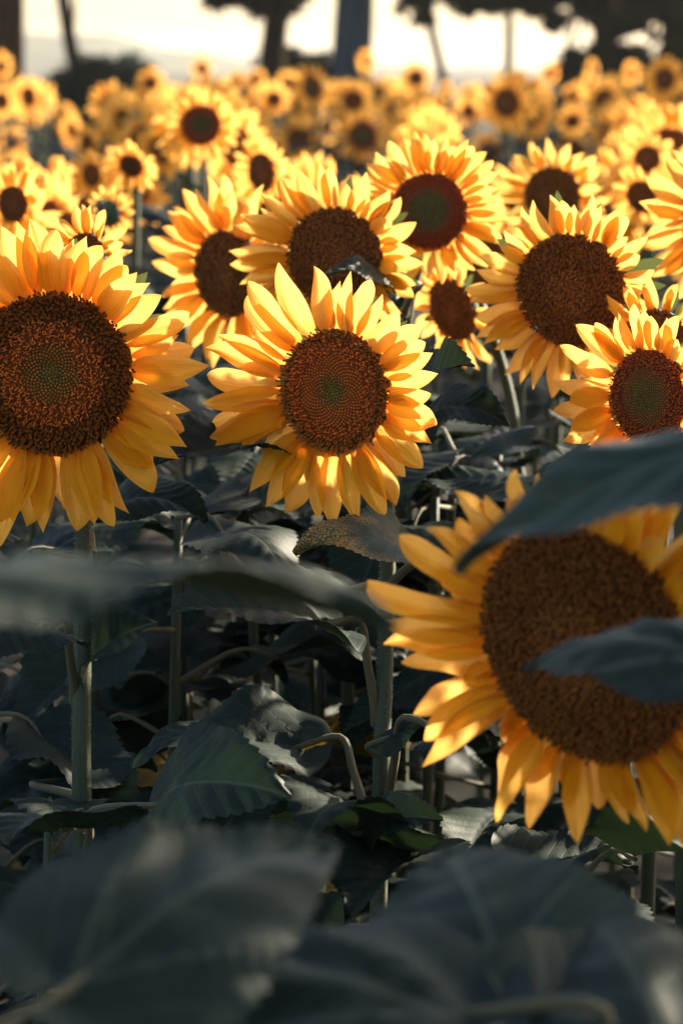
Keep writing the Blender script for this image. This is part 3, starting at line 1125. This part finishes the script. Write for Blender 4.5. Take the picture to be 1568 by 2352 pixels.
flower(1312, 668, 3.20, 132, -20, -8, 130, 42, 'brown',
       'wide sunflower with a smooth dark brown disc above the foreground bloom', seed=29, tips=[(1225,460),(1290,462),(1320,470),(1385,470),(1440,545),(1500,620),(1100,590),(1095,620),(1075,660),(1090,690),(1095,730),(1100,770),(1140,800),(1160,860),(1200,880),(1270,910),(1330,870),(1390,840),(1440,790),(1480,700),(1150,560),(1180,520),(1480,660),(1460,745),(1230,890),(1300,885),(1120,785),(1470,585)], nfl=1100, lean=5, nleaf=3, dome=0.15)
flower(1036, 712, 3.85, 74, -48, -14, 80, 24, 'brown',
       'narrow sunflower turned aside beneath the ragged upright one', seed=30, nfl=400, lean=0, nleaf=6,
       stem_px=[(1162, 880, 3.95), (1188, 1050, 3.95), (1192, 1300, 3.95)])
flower(1268, 450, 4.7, 66, -12, -4, 68, 34, 'brown',
       'blurred sunflower with a large dark disc over the wide brown one', seed=31, nfl=350, detail=1, nleaf=6, var=.7)
flower(1650, 500, 3.5, 85, -20, 5, 120, 34, 'brown',
       'pale petalled sunflower mostly cut off by the right edge', seed=32, nfl=350, detail=2, nleaf=2, lean=10)
flower(195, 585, 3.25, 50, -30, 4, 78, 24, 'brown',
       'small sunflower peeping over the top petals of the large left one', seed=33, nfl=300, lean=14, nleaf=5)
flower(463, 287, 6.2, 46, -4, 0, 46, 40, 'young',
       'round pale rimmed sunflower facing us above all others at upper left', seed=34, nfl=260, detail=1, nleaf=5, var=.6, bracts=0)
flower(600, 396, 5.6, 46, -48, -2, 48, 34, 'brown',
       'oval sunflower turned left just below the round pale rimmed one', seed=35, nfl=260, detail=1, nleaf=5, var=.6, bracts=0)
flower(30, 468, 4.6, 42, -36, 0, 62, 32, 'brown',
       'blurred sunflower at the left edge over the large left flower', seed=36, nfl=260, detail=1, nleaf=5, bracts=0)
flower(302, 382, 5.6, 30, -20, -24, 42, 28, 'young',
       'drooping sunflower with petals arched over a green centre', seed=37, nfl=200, detail=1, nleaf=5, lean=22, bracts=0)
flower(210, 402, 6.0, 27, -40, 0, 38, 28, 'brown',
       'small oval sunflower left of the drooping green centred one', seed=38, nfl=160, detail=1, nleaf=4, bracts=0)
flower(252, 490, 4.4, 30, 150, 0, 38, 26, 'brown',
       'sunflower seen from behind with a dark green back by a bent stalk', seed=39, nfl=160, detail=1, nleaf=3, bracts=14)
flower(1485, 366, 6.2, 32, -12, 0, 36, 30, 'brown',
       'blurred sunflower with a dark disc high near the right edge', seed=40, nfl=160, detail=1, nleaf=4, bracts=0)
flower(1472, 452, 5.4, 38, -20, -12, 42, 30, 'brown',
       'blurred sunflower with a drooping dark disc right of the large dark one', seed=41, nfl=160, detail=1, nleaf=4, bracts=0)

# ------------------------------------------------------------------ planned leaves on the sharp plants
UP = (0, 0, 1)
# middle plant
add_leaf(central, at(745, 1442, 2.80), at(385, 1412, 2.66), (0.05, -0.22, 1), 1.0, 2, at(868, 1665, 2.86), sag=0.012)
add_leaf(central, at(800, 1355, 3.0), at(640, 1392, 2.92), (0.3, -0.35, 1), 1.0, 0, at(880, 1420, 2.87))
add_leaf(central, at(925, 1275, 2.80), at(680, 1278, 2.72), (0.1, -0.75, 0.85), 0.72, 3, at(886, 1350, 2.86), me=LEAF_POLLEN, label='leaf dusted with yellow pollen')
add_leaf(central, at(880, 1700, 2.80), at(1032, 1640, 2.74), (-.3, -0.5, 1), 0.7, 7, at(876, 1740, 2.86))
add_leaf(central, at(1020, 1690, 2.72), at(1230, 1740, 2.62), (0.1, -0.2, 1), 1.0, 3, at(885, 1870, 2.86), sag=0.01)
add_leaf(central, at(835, 1915, 2.72), at(1018, 1885, 2.62), (-0.1, -0.75, 0.8), 0.75, 0, at(862, 1905, 2.85))
add_leaf(central, at(840, 1930, 2.74), at(700, 1935, 2.55), (0.0, -0.12, 1), 1.0, 3, at(862, 1960, 2.86))
add_leaf(central, at(690, 1720, 2.95), at(300, 1760, 2.95), (0.0, -0.40, 1), 1.0, 4, at(850, 1895, 2.88), sag=0.01)
add_leaf(central, at(660, 1030, 2.88), at(345, 1075, 2.80), (0.05, -0.10, 1), 0.9, 2, at(890, 1120, 2.88), sag=0.01)
add_leaf(central, at(940, 905, 2.98), at(1088, 838, 2.86), (-0.25, -0.5, 0.9), 0.8, 6, at(905, 1060, 2.92))
add_leaf(central, at(985, 958, 3.02), at(1168, 978, 2.94), (0.0, -0.75, 0.7), 0.85, 3, at(900, 1120, 2.90))
# upper middle plant
add_leaf(upper, at(893, 660, 3.40), at(738, 642, 3.26), (0.1, -0.75, 0.8), 0.36, 0, at(927, 720, 3.63), sag=0.01)
# left plant
add_leaf(left, at(95, 1470, 2.74), at(-60, 1560, 2.62), (-0.3, -0.55, 0.9), 1.15, 5, at(175, 1610, 2.86), sag=0.01)
add_leaf(left, at(205, 1520, 2.90), at(360, 1430, 2.80), (-0.45, -0.75, 0.7), 0.9, 6, at(190, 1540, 2.87))
add_leaf(left, at(150, 1905, 2.66), at(20, 1945, 2.50), (-0.3, -0.55, 0.9), 1.4, 0, at(188, 1900, 2.85))
add_leaf(left, at(365, 1850, 2.62), at(668, 1830, 2.50), (-0.1, -0.80, 0.75), 1.0, 3, at(192, 1990, 2.86))
add_leaf(left, at(240, 1195, 2.92), at(470, 1206, 2.86), (0.1, -0.35, 1), 0.9, 1, at(212, 1280, 2.88))
add_leaf(left, at(130, 1795, 2.98), at(360, 1770, 3.1), (0.0, -0.3, 1), 1.0, 2, at(190, 1830, 2.88))

# ------------------------------------------------------------------ insects on the discs
def ellipsoid(c, r, nu=10, nv=8):
    V, F = [], []
    for i in range(nv + 1):
        a = math.pi * i / nv
        for j in range(nu):
            b = 2 * math.pi * j / nu
            V.append((c[0] + r[0] * math.cos(a), c[1] + r[1] * math.sin(a) * math.cos(b), c[2] + r[2] * math.sin(a) * math.sin(b)))
    for i in range(nv):
        for j in range(nu):
            F.append((i * nu + j, (i + 1) * nu + j, (i + 1) * nu + (j + 1) % nu, i * nu + (j + 1) % nu))
    return V, F


M_bee = noise_mat('bee_body', (0.035, 0.02, 0.01), (0.16, 0.08, 0.025), 500, 0.6)
M_wing = noise_mat('bee_wing', (0.25, 0.22, 0.18), (0.3, 0.27, 0.22), 300, 0.3, (0.4, 0.36, 0.3), 0.6)


def bee(host, seed, px, py, R, turn, label):
    """a bee lying on the disc under photo pixel px, py"""
    h = [o for o in host.children if o.name.split('.')[0] == 'head'][0]
    Mw = Matrix.Translation(host.location) @ h.matrix_local
    inv = Mw.inverted()
    a, b_ = inv @ CAM, inv @ at(px, py, 1.0)
    d = b_ - a
    q = a + d * (-(a.z - 0.1) / d.z)
    z = float(disc_z(min(1, math.hypot(q.x, q.y)), 1.0)) + 0.10
    root = put('bee', None)
    M = Mw @ Matrix.Translation((q.x, q.y, z)) @ Matrix.Rotation(R_(turn), 4, 'Z') @ Matrix.Diagonal((1 / R, 1 / R, 1 / R, 1))
    root.matrix_world = M
    tag(root, label, 'bee')
    V, F = [], []
    for c, r in (((-0.0042, 0, 0.0014), (0.0040, 0.0021, 0.0020)), ((0.0008, 0, 0.0018), (0.0022, 0.0020, 0.0020)), ((0.0034, 0, 0.0015), (0.0012, 0.0015, 0.0013))):
        v, f = ellipsoid(c, r)
        o = len(V)
        V += v; F += [tuple(k + o for k in x) for x in f]
    for sgn in (-1, 1):
        for k in range(3):
            x0 = 0.0018 - 0.0014 * k
            v, f, u = tube([Vector((x0, sgn * 0.0014, 0.001)), Vector((x0 - 0.001 * (k - 1), sgn * 0.0036, 0.0012)), Vector((x0 - 0.002 * (k - 1), sgn * 0.0048, -0.0012))], [0.0003, 0.00025, 0.00015], 5)
            o = len(V)
            V += v.tolist(); F += [tuple(i + o for i in x) for x in f]
    put('body', mesh('body', V, F, M_bee), root)
    for sgn in (-1, 1):
        P, FF, UV = petal_arrays(3, nu=7, nv=4, W=0.36, tipw=0.45)
        P = P * 0.0075
        A = np.array(Matrix.Translation((0.001, sgn * 0.0006, 0.0036)) @ Matrix.Rotation(math.pi - sgn * R_(22), 4, 'Z'))
        put('wing', mesh('wing', P @ A[:3, :3].T + A[:3, 3], FF, M_wing, uv=UV), root)


bee(central, 21, 812, 915, 140 * PX * 2.78, 25, 'small brown bee on the disc of the sharp middle sunflower')
bee(left, 22, 131, 714, 186 * PX * 2.74, 95, 'small dark bee on the brown upper rim of the largest left sunflower')

# ------------------------------------------------------------------ leafy foreground plants that reach into the picture
def fore_plant(px, d, z_top, label):
    p = at(px, 1176, d)
    root = plant_at(Vector((p.x, p.y, 0)), label)
    root['category'] = 'plant'
    root.name = 'sunflower_plant'
    return root, Vector((p.x, p.y, 0))


fl, b = fore_plant(-500, 1.25, 1.9, 'out of focus sunflower plant reaching a dark leaf in from the left edge')
stem(fl, [b, b + Vector((0.0, 0, 0.9)), b + Vector((-0.03, 0.0, 1.95))], 0.011, 0.008)
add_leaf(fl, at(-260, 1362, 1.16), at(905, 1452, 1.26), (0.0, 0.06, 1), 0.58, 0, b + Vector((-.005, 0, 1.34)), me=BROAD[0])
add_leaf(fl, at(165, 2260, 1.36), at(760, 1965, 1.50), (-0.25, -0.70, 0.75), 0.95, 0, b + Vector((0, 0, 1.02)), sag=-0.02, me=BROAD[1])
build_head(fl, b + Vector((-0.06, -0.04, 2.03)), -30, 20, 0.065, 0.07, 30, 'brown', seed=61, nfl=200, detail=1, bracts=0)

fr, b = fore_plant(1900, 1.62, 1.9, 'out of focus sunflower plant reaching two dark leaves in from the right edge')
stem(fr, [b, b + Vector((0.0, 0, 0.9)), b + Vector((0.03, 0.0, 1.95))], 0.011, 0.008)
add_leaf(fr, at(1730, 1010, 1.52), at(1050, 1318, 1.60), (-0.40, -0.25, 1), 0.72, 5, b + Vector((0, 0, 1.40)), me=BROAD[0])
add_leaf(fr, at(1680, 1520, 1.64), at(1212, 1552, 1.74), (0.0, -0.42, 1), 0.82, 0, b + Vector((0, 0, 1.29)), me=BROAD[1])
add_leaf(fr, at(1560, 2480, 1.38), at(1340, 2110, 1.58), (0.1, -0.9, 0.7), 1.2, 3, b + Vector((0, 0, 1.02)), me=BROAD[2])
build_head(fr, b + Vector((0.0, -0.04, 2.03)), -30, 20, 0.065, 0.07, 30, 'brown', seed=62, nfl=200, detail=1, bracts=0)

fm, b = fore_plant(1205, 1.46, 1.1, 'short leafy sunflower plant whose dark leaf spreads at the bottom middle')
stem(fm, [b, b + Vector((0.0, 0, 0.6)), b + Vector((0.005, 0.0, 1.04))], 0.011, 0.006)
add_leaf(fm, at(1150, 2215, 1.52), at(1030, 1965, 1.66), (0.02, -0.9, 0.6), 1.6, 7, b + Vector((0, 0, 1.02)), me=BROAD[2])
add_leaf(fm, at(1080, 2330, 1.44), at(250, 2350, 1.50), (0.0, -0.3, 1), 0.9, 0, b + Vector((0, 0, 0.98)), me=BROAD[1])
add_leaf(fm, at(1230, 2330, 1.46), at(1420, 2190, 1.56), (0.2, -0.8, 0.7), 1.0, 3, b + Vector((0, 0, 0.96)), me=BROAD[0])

# names used to say where a thing stands
LANDMARKS = [((768, 898), 'the sharp middle sunflower'), ((122, 858), 'the largest left sunflower'), ((1332, 1478), 'the soft foreground sunflower'),
             ((1486, 912), 'the green eyed right sunflower'), ((985, 485), 'the ragged upright sunflower'), ((768, 592), 'the half hidden broad disced sunflower'),
             ((522, 628), 'the left turned sunflower behind'), ((1312, 668), 'the wide brown disced sunflower'), ((1036, 712), 'the narrow turned aside sunflower'),
             ((1268, 450), 'the blurred large disced sunflower'), ((463, 287), 'the round pale rimmed sunflower'), ((600, 396), 'the oval turned sunflower'),
             ((30, 468), 'the blurred left edge sunflower'), ((302, 382), 'the drooping green centred sunflower'), ((210, 402), 'the small oval left sunflower'),
             ((1485, 366), 'the high dark disced right sunflower'), ((1472, 452), 'the low drooping right sunflower'), ((685, 320), 'the red brown centred sunflower'),
             ((833, 311), 'the blackish green disced sunflower'), ((812, 231), 'the one below the blue grey trunk'), ((1162, 236), 'the big dark oval disced sunflower'),
             ((347, 191), 'the one before the blue green bush'), ((464, 158), 'the tilted oval one at the hill foot'), ((955, 179), 'the one by the thin leaning trunk'),
             ((1525, 182), 'the dark wide disced one under the pines'), ((1315, 278), 'the small dark eyed right sunflower'), ((66, 222), 'the one beside the slender left trunk')]
_used = set()


def where(q, lead):
    """a label that places a thing by its neighbours; None when every wording is taken"""
    cand = sorted(LANDMARKS, key=lambda m_: math.hypot(m_[0][0] - q[0], m_[0][1] - q[1]))[:7]
    for (pos, nm) in cand:
        dx, dy = q[0] - pos[0], q[1] - pos[1]
        ang = math.degrees(math.atan2(-dy, dx)) % 360
        side = ['right of', 'up and right of', 'above', 'up and left of', 'left of', 'down and left of', 'below', 'down and right of'][int((ang + 22.5) // 45) % 8]
        near = 'just ' if math.hypot(dx, dy) < 110 else ''
        lab = '%s %s%s %s' % (lead, near, side, nm)
        if lab not in _used and len(lab.split()) <= 16:
            _used.add(lab)
            return lab
    return None


# ------------------------------------------------------------------ leafy plants filling the rows between
def leafy(px, d, z, n, label, seed, lo=False, zmin=0.3):
    r = random.Random(seed)
    p = at(px, 1176, d); b = Vector((p.x, p.y, 0))
    root = plant_at(b, label, None)
    root.name = 'sunflower_plant'
    root['category'] = 'plant'
    top = b + Vector((r.uniform(-.05, .05), r.uniform(-.05, .05), z))
    stem(root, [b, b.lerp(top, .5) + Vector((r.uniform(-.02, .02), 0, 0)), top], 0.010, 0.006, n=14)
    az = r.uniform(0, 6.28)
    for k in range(n):
        f = 1 - k * (1 - zmin / z) / n
        az += 2.4
        lf = auto_leaf(root, b.lerp(top, f), az, r.uniform(0.14, 0.22), R_(r.uniform(-30, 12)), lo, r)
        if k >= 4 and r.random() < 0.05:
            lf.data = LEAF_YELLOW[k % 2]
            lf['label'] = 'yellowed lower leaf'
    return root


LEAFY = [(-60, 3.1), (110, 3.5), (330, 3.25), (480, 3.5), (620, 3.45), (740, 3.9), (1010, 3.45), (1120, 3.8), (1340, 3.75), (1500, 3.7), (1640, 3.3),
         (60, 4.2), (250, 4.4), (420, 4.6), (570, 4.3), (860, 4.5), (1000, 4.7), (1200, 4.4), (1420, 4.6), (1580, 4.4),
         (1090, 2.55), (1350, 2.7), (560, 2.6), (970, 2.75), (1190, 3.6), (1030, 3.55), (1260, 3.25), (700, 3.6), (300, 2.9), (40, 2.95)]
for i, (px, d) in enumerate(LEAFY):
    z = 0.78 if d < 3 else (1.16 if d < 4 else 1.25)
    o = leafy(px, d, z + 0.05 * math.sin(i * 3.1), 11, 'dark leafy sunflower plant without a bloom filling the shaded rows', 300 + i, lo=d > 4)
    o['group'] = 'leafy plants in the shaded rows'
    q = project(Vector((o.location.x, o.location.y, z * 0.9)))
    o['label'] = where(q, 'dark leafy plant without bloom') or o['label']

# ------------------------------------------------------------------ the massed field behind
FAR = []
for k in range(7):
    rr2 = random.Random(500 + k)
    R = 0.062 + 0.006 * (k % 3)
    z = ['brown', 'brown', 'young', 'brown', 'ring', 'brown', 'ripe'][k]
    FAR.append((R, joined_petals(R, 0.072 + 0.006 * rr2.random(), 32, 600 + k, 6 + 2 * (k % 4)), disc_mesh(R, z, 0.12, dark=0.8)))
_lv, _lf, _lu, _o = [], [], [], 0
for k in range(6):
    V, F, U = leaf_arrays(**{**LEAF_SPECS[k], 'teeth': 8, 'per': 2, 'nv': 7})
    az = k * 2.4
    d = Vector((math.cos(az), math.sin(az), -0.25)).normalized()
    M = np.array(frame(Vector((math.cos(az) * 0.10, math.sin(az) * 0.10, -0.26 - 0.10 * k)), Vector((math.cos(az) * 0.10, math.sin(az) * 0.10, -0.26 - 0.10 * k)) + d * (0.17 + 0.01 * k), UP))
    _lv.append(V @ M[:3, :3].T + M[:3, 3]); _lf.append(F + _o); _lu.append(U); _o += len(V)
FAR_LEAVES = mesh('leaves', np.concatenate(_lv), np.concatenate(_lf), M_leaf, uv=np.concatenate(_lu))
_v, _f, _u = tube([Vector((0, 0, -1 + k / 9)) for k in range(10)], [0.013 - 0.0003 * k for k in range(10)], 6)
FAR_STEM = mesh('stem', _v, _f, M_stem, uv=_u)

FAR_GROUP = 'blurred sunflowers massed in the far field'
FAR_LABEL = 'small blurred sunflower massed with others in the far rows'


def far_flower(c, yaw, pitch, k, s, label, group=None):
    root = plant_at(Vector((c.x, c.y, 0)), label, group)
    R, pet, dsc = FAR[k]
    M = Matrix.Translation(-root.location) @ head_matrix(c, yaw, pitch)
    Rr = R * s
    h = put('head', RECEPT, root, M @ Matrix.Diagonal((Rr, Rr, Rr, 1)))
    inv = Matrix.Diagonal((1 / R, 1 / R, 1 / R, 1)) @ Matrix.Rotation(random.uniform(0, 6.28), 4, 'Z')
    p = put('petals', pet, h, inv)
    p['kind'] = 'stuff'
    put('disc', dsc, h, inv)
    back = M @ Vector((0, 0, -0.75 * Rr))
    st = put('stem', FAR_STEM, root, Matrix.Translation(back) @ Matrix.Diagonal((1, 1, back.z, 1)))
    lv = put('leaves', FAR_LEAVES, root, Matrix.Translation(back) @ Matrix.Rotation(random.uniform(0, 6.28), 4, 'Z'))
    lv['kind'] = 'stuff'
    return root


LISTED = [(685, 320, 27, 0, 0, 'red brown centred blurred sunflower right of the round pale rimmed one'),
          (833, 311, 34, -12, 2, 'blurred sunflower with a blackish green disc above the ragged upright one'),
          (812, 231, 25, -5, 3, 'blurred sunflower straight below the blue grey trunk'),
          (1162, 236, 34, -22, 0, 'blurred sunflower with a big dark oval disc below the thin upright trunk'),
          (347, 191, 18, 4, 3, 'blurred sunflower before the blue green bush at upper left'),
          (464, 158, 17, -40, 1, 'tilted oval sunflower standing out against the pale hill foot'),
          (955, 179, 20, -5, 3, 'blurred sunflower against bright sky by the thin leaning trunk'),
          (842, 142, 14, -45, 0, 'tall narrow sunflower rising against the blue grey trunk edge'),
          (1525, 182, 28, -25, 1, 'dark wide disced sunflower under the pines at the right edge'),
          (1315, 341, 23, -10, 5, 'blurred sunflower directly over the one with a large dark disc'),
          (1315, 278, 20, -5, 3, 'small dark eyed sunflower high at right in the massed rows'),
          (1076, 255, 18, -10, 0, 'small dark eyed sunflower left of the big dark oval one'),
          (630, 228, 20, -12, 3, 'small blurred sunflower below the forked pine'),
          (590, 180, 13, -15, 5, 'small sunflower at the foot of the forked pine'),
          (545, 184, 11, -5, 0, 'tiny sunflower left of the forked pine foot'),
          (66, 222, 25, -40, 1, 'sunflower turned left beside the slender trunk on the left'),
          (5, 232, 22, -35, 5, 'sunflower half cut off at the left edge below the red trunk'),
          (5, 152, 17, -40, 3, 'small orange sunflower at the left edge before the red trunk'),
          (26, 327, 20, -30, 0, 'blurred sunflower at the left edge in the middle rows'),
          (1262, 168, 13, -25, 1, 'small sunflower under the bright gap at right of the thin trunk'),
          (1360, 158, 14, -60, 5, 'upright orange sunflower in front of the low hanging pine'),
          (1450, 170, 15, -50, 0, 'small orange sunflower under the low hanging pine crown'),
          (200, 330, 24, -40, 5, 'pair forming lower sunflower left of the arched drooping one'),
          (165, 300, 22, -55, 1, 'deep orange sunflower turned away in the left rows'),
          (755, 345, 14, -10, 3, 'tiny eyed sunflower between the red brown and blackish ones'),
          (752, 290, 14, -10, 5, 'tiny eyed sunflower above its twin in the upper middle'),
          (450, 440, 24, -30, 0, 'blurred sunflower under the oval turned one on the left'),
          (1120, 350, 26, -30, 3, 'blurred sunflower behind the right petals of the ragged upright one')]
occupied = []
for (px, py, r_, yaw, k, lab) in LISTED:
    d = 0.075 / (r_ * PX)
    d = min(d, 24.0)
    s = r_ * PX * d / FAR[k][0]
    far_flower(at(px, py, d), yaw, -3, k, s, lab)
    occupied.append((px, py, r_ * 2.1, d))
# big flowers the fillers must not cover
for (px, py, r_, d) in [(463, 287, 92, 6.2), (600, 396, 85, 5.6), (1268, 450, 130, 4.7), (985, 485, 180, 3.5), (302, 382, 55, 5.6), (210, 402, 50, 6),
                        (768, 560, 200, 3.4), (1485, 366, 65, 6.2), (1472, 452, 70, 5.4), (30, 468, 90, 4.6), (1312, 640, 220, 3.2), (522, 600, 180, 3.7)]:
    occupied.append((px, py, r_, d))

rf = random.Random(42)
nfar = 0
placed = []
for (d0, d1, want) in ((4.9, 7.5, 26), (7.5, 12, 72), (12, 19, 85), (19, 30, 52), (30, 39, 10)):
    got = tries = 0
    while got < want and tries < 4000:
        tries += 1
        d = math.sqrt(rf.uniform(d0 * d0, d1 * d1))
        px = rf.uniform(-60, 1628)
        p0 = at(px, 1176, d)
        z = min(1.66, max(1.34, rf.gauss(1.49, 0.075)))
        c = Vector((p0.x, p0.y, z))
        qx, qy, qd = project(c)
        rpx = 0.14 / (PX * qd)
        if qy < np.interp(qx, [0, 90, 110, 310, 340, 780, 1000, 1250, 1300], [190, 195, 242, 242, 205, 192, 196, 198, 184]):
            continue
        bad = False
        for (ox, oy, orr, od) in occupied:
            dist = math.hypot(qx - ox, qy - oy)
            if od > qd - 0.2 and dist < orr * 0.85 + rpx * 0.95:
                bad = True
                break
            if abs(od - qd) < 0.35 and dist < orr + rpx * 0.6:
                bad = True
                break
        if bad:
            continue
        if any((c.xy - q).length < 0.2 + 0.006 * d for q in placed):
            continue
        placed.append(c.xy.copy())
        yaw = rf.gauss(-22, 26)
        if rf.random() < 0.05:
            yaw += 150
        k7 = rf.randrange(7)
        lab = where((qx, qy), ('green centred' if k7 == 2 else 'dark centred') + ' blurred sunflower') if qd < 14 else None
        far_flower(c, yaw, rf.gauss(-4, 8), k7, rf.uniform(0.85, 1.3), lab or FAR_LABEL, FAR_GROUP)
        got += 1
        nfar += 1
print('far flowers', nfar)

# unseen sunflowers added on the sun's side to shade the plants in view
ro = random.Random(91)
n_side = 0
SUN_BLOCKERS = [(0.60, 2.36, 1.43), (0.73, 2.50, 1.54), (0.58, 1.86, 1.38), (0.70, 1.98, 1.42)]  # added on the sun's path to shade the foreground flower and leaves
placed += [Vector(q[:2]) for q in SUN_BLOCKERS]
for i, q in enumerate(SUN_BLOCKERS):
    far_flower(Vector(q), -25 + 6 * i, -4, i % 7, 1.2, 'unseen sunflower added right of the view to block the low sun', 'unseen sunflowers added right of the view to block the low sun')
placed += [Vector(q) for q in ((0.56, 2.2), (0.70, 2.38), (0.84, 2.26), (0.62, 2.02), (0.95, 2.55), (0.78, 2.70))]  # further added plants that keep the sun off the foreground flower
for i, q in enumerate(placed[-6:]):
    far_flower(Vector((q.x, q.y, 1.50 + 0.04 * (i % 3))), -25 + 7 * i, -4, i, 1.15, 'unseen sunflower added right of the view to block the low sun', 'unseen sunflowers added right of the view to block the low sun')
while n_side < 46:  # more unseen plants scattered to cast shade into the view
    y = ro.uniform(2.2, 9.5)
    x = ro.uniform(0.155 * y + 0.22, 0.155 * y + 3.2)
    q = Vector((x, y))
    if any((q - e).length < 0.3 for e in placed):
        continue
    # strip kept free of added plants, meant to let sun onto the middle stem
    rel = q - Vector((0.03, 2.84))
    along = rel.x * math.sin(SUN_AZ) + rel.y * math.cos(SUN_AZ)
    if 0 < along < 3.4 and abs(rel.x * math.cos(SUN_AZ) - rel.y * math.sin(SUN_AZ)) < 0.30:
        continue
    placed.append(q)
    far_flower(Vector((x, y, min(1.7, ro.gauss(1.52, 0.08)))), ro.gauss(-22, 20), ro.gauss(-4, 8), ro.randrange(7), ro.uniform(0.9, 1.2),
               'unseen sunflower added right of the view to block the low sun', 'unseen sunflowers added right of the view to block the low sun')
    n_side += 1

# ------------------------------------------------------------------ the air
m, t, out = newmat('haze')
pv = t.nodes.new('ShaderNodeVolumePrincipled')
pv.inputs['Color'].default_value = (0.93, 0.93, 0.90, 1)
pv.inputs['Density'].default_value = 0.0002
pv.inputs['Anisotropy'].default_value = 0.3
t.links.new(pv.outputs[0], out.inputs['Volume'])
x0, x1, y0, y1, z0, z1 = -1520, 1520, -80, 2220, -1.0, 24
hv = [(x, y, z) for z in (z0, z1) for y in (y0, y1) for x in (x0, x1)]
hz = put('haze', mesh('haze', hv, [(0, 2, 3, 1), (4, 5, 7, 6), (0, 1, 5, 4), (2, 6, 7, 3), (0, 4, 6, 2), (1, 3, 7, 5)], m, smooth=False))
hz['kind'] = 'stuff'
print('objects', len(bpy.data.objects), 'tris', sum(len(o.data.polygons) * 2 for o in bpy.data.objects if o.type == 'MESH'))
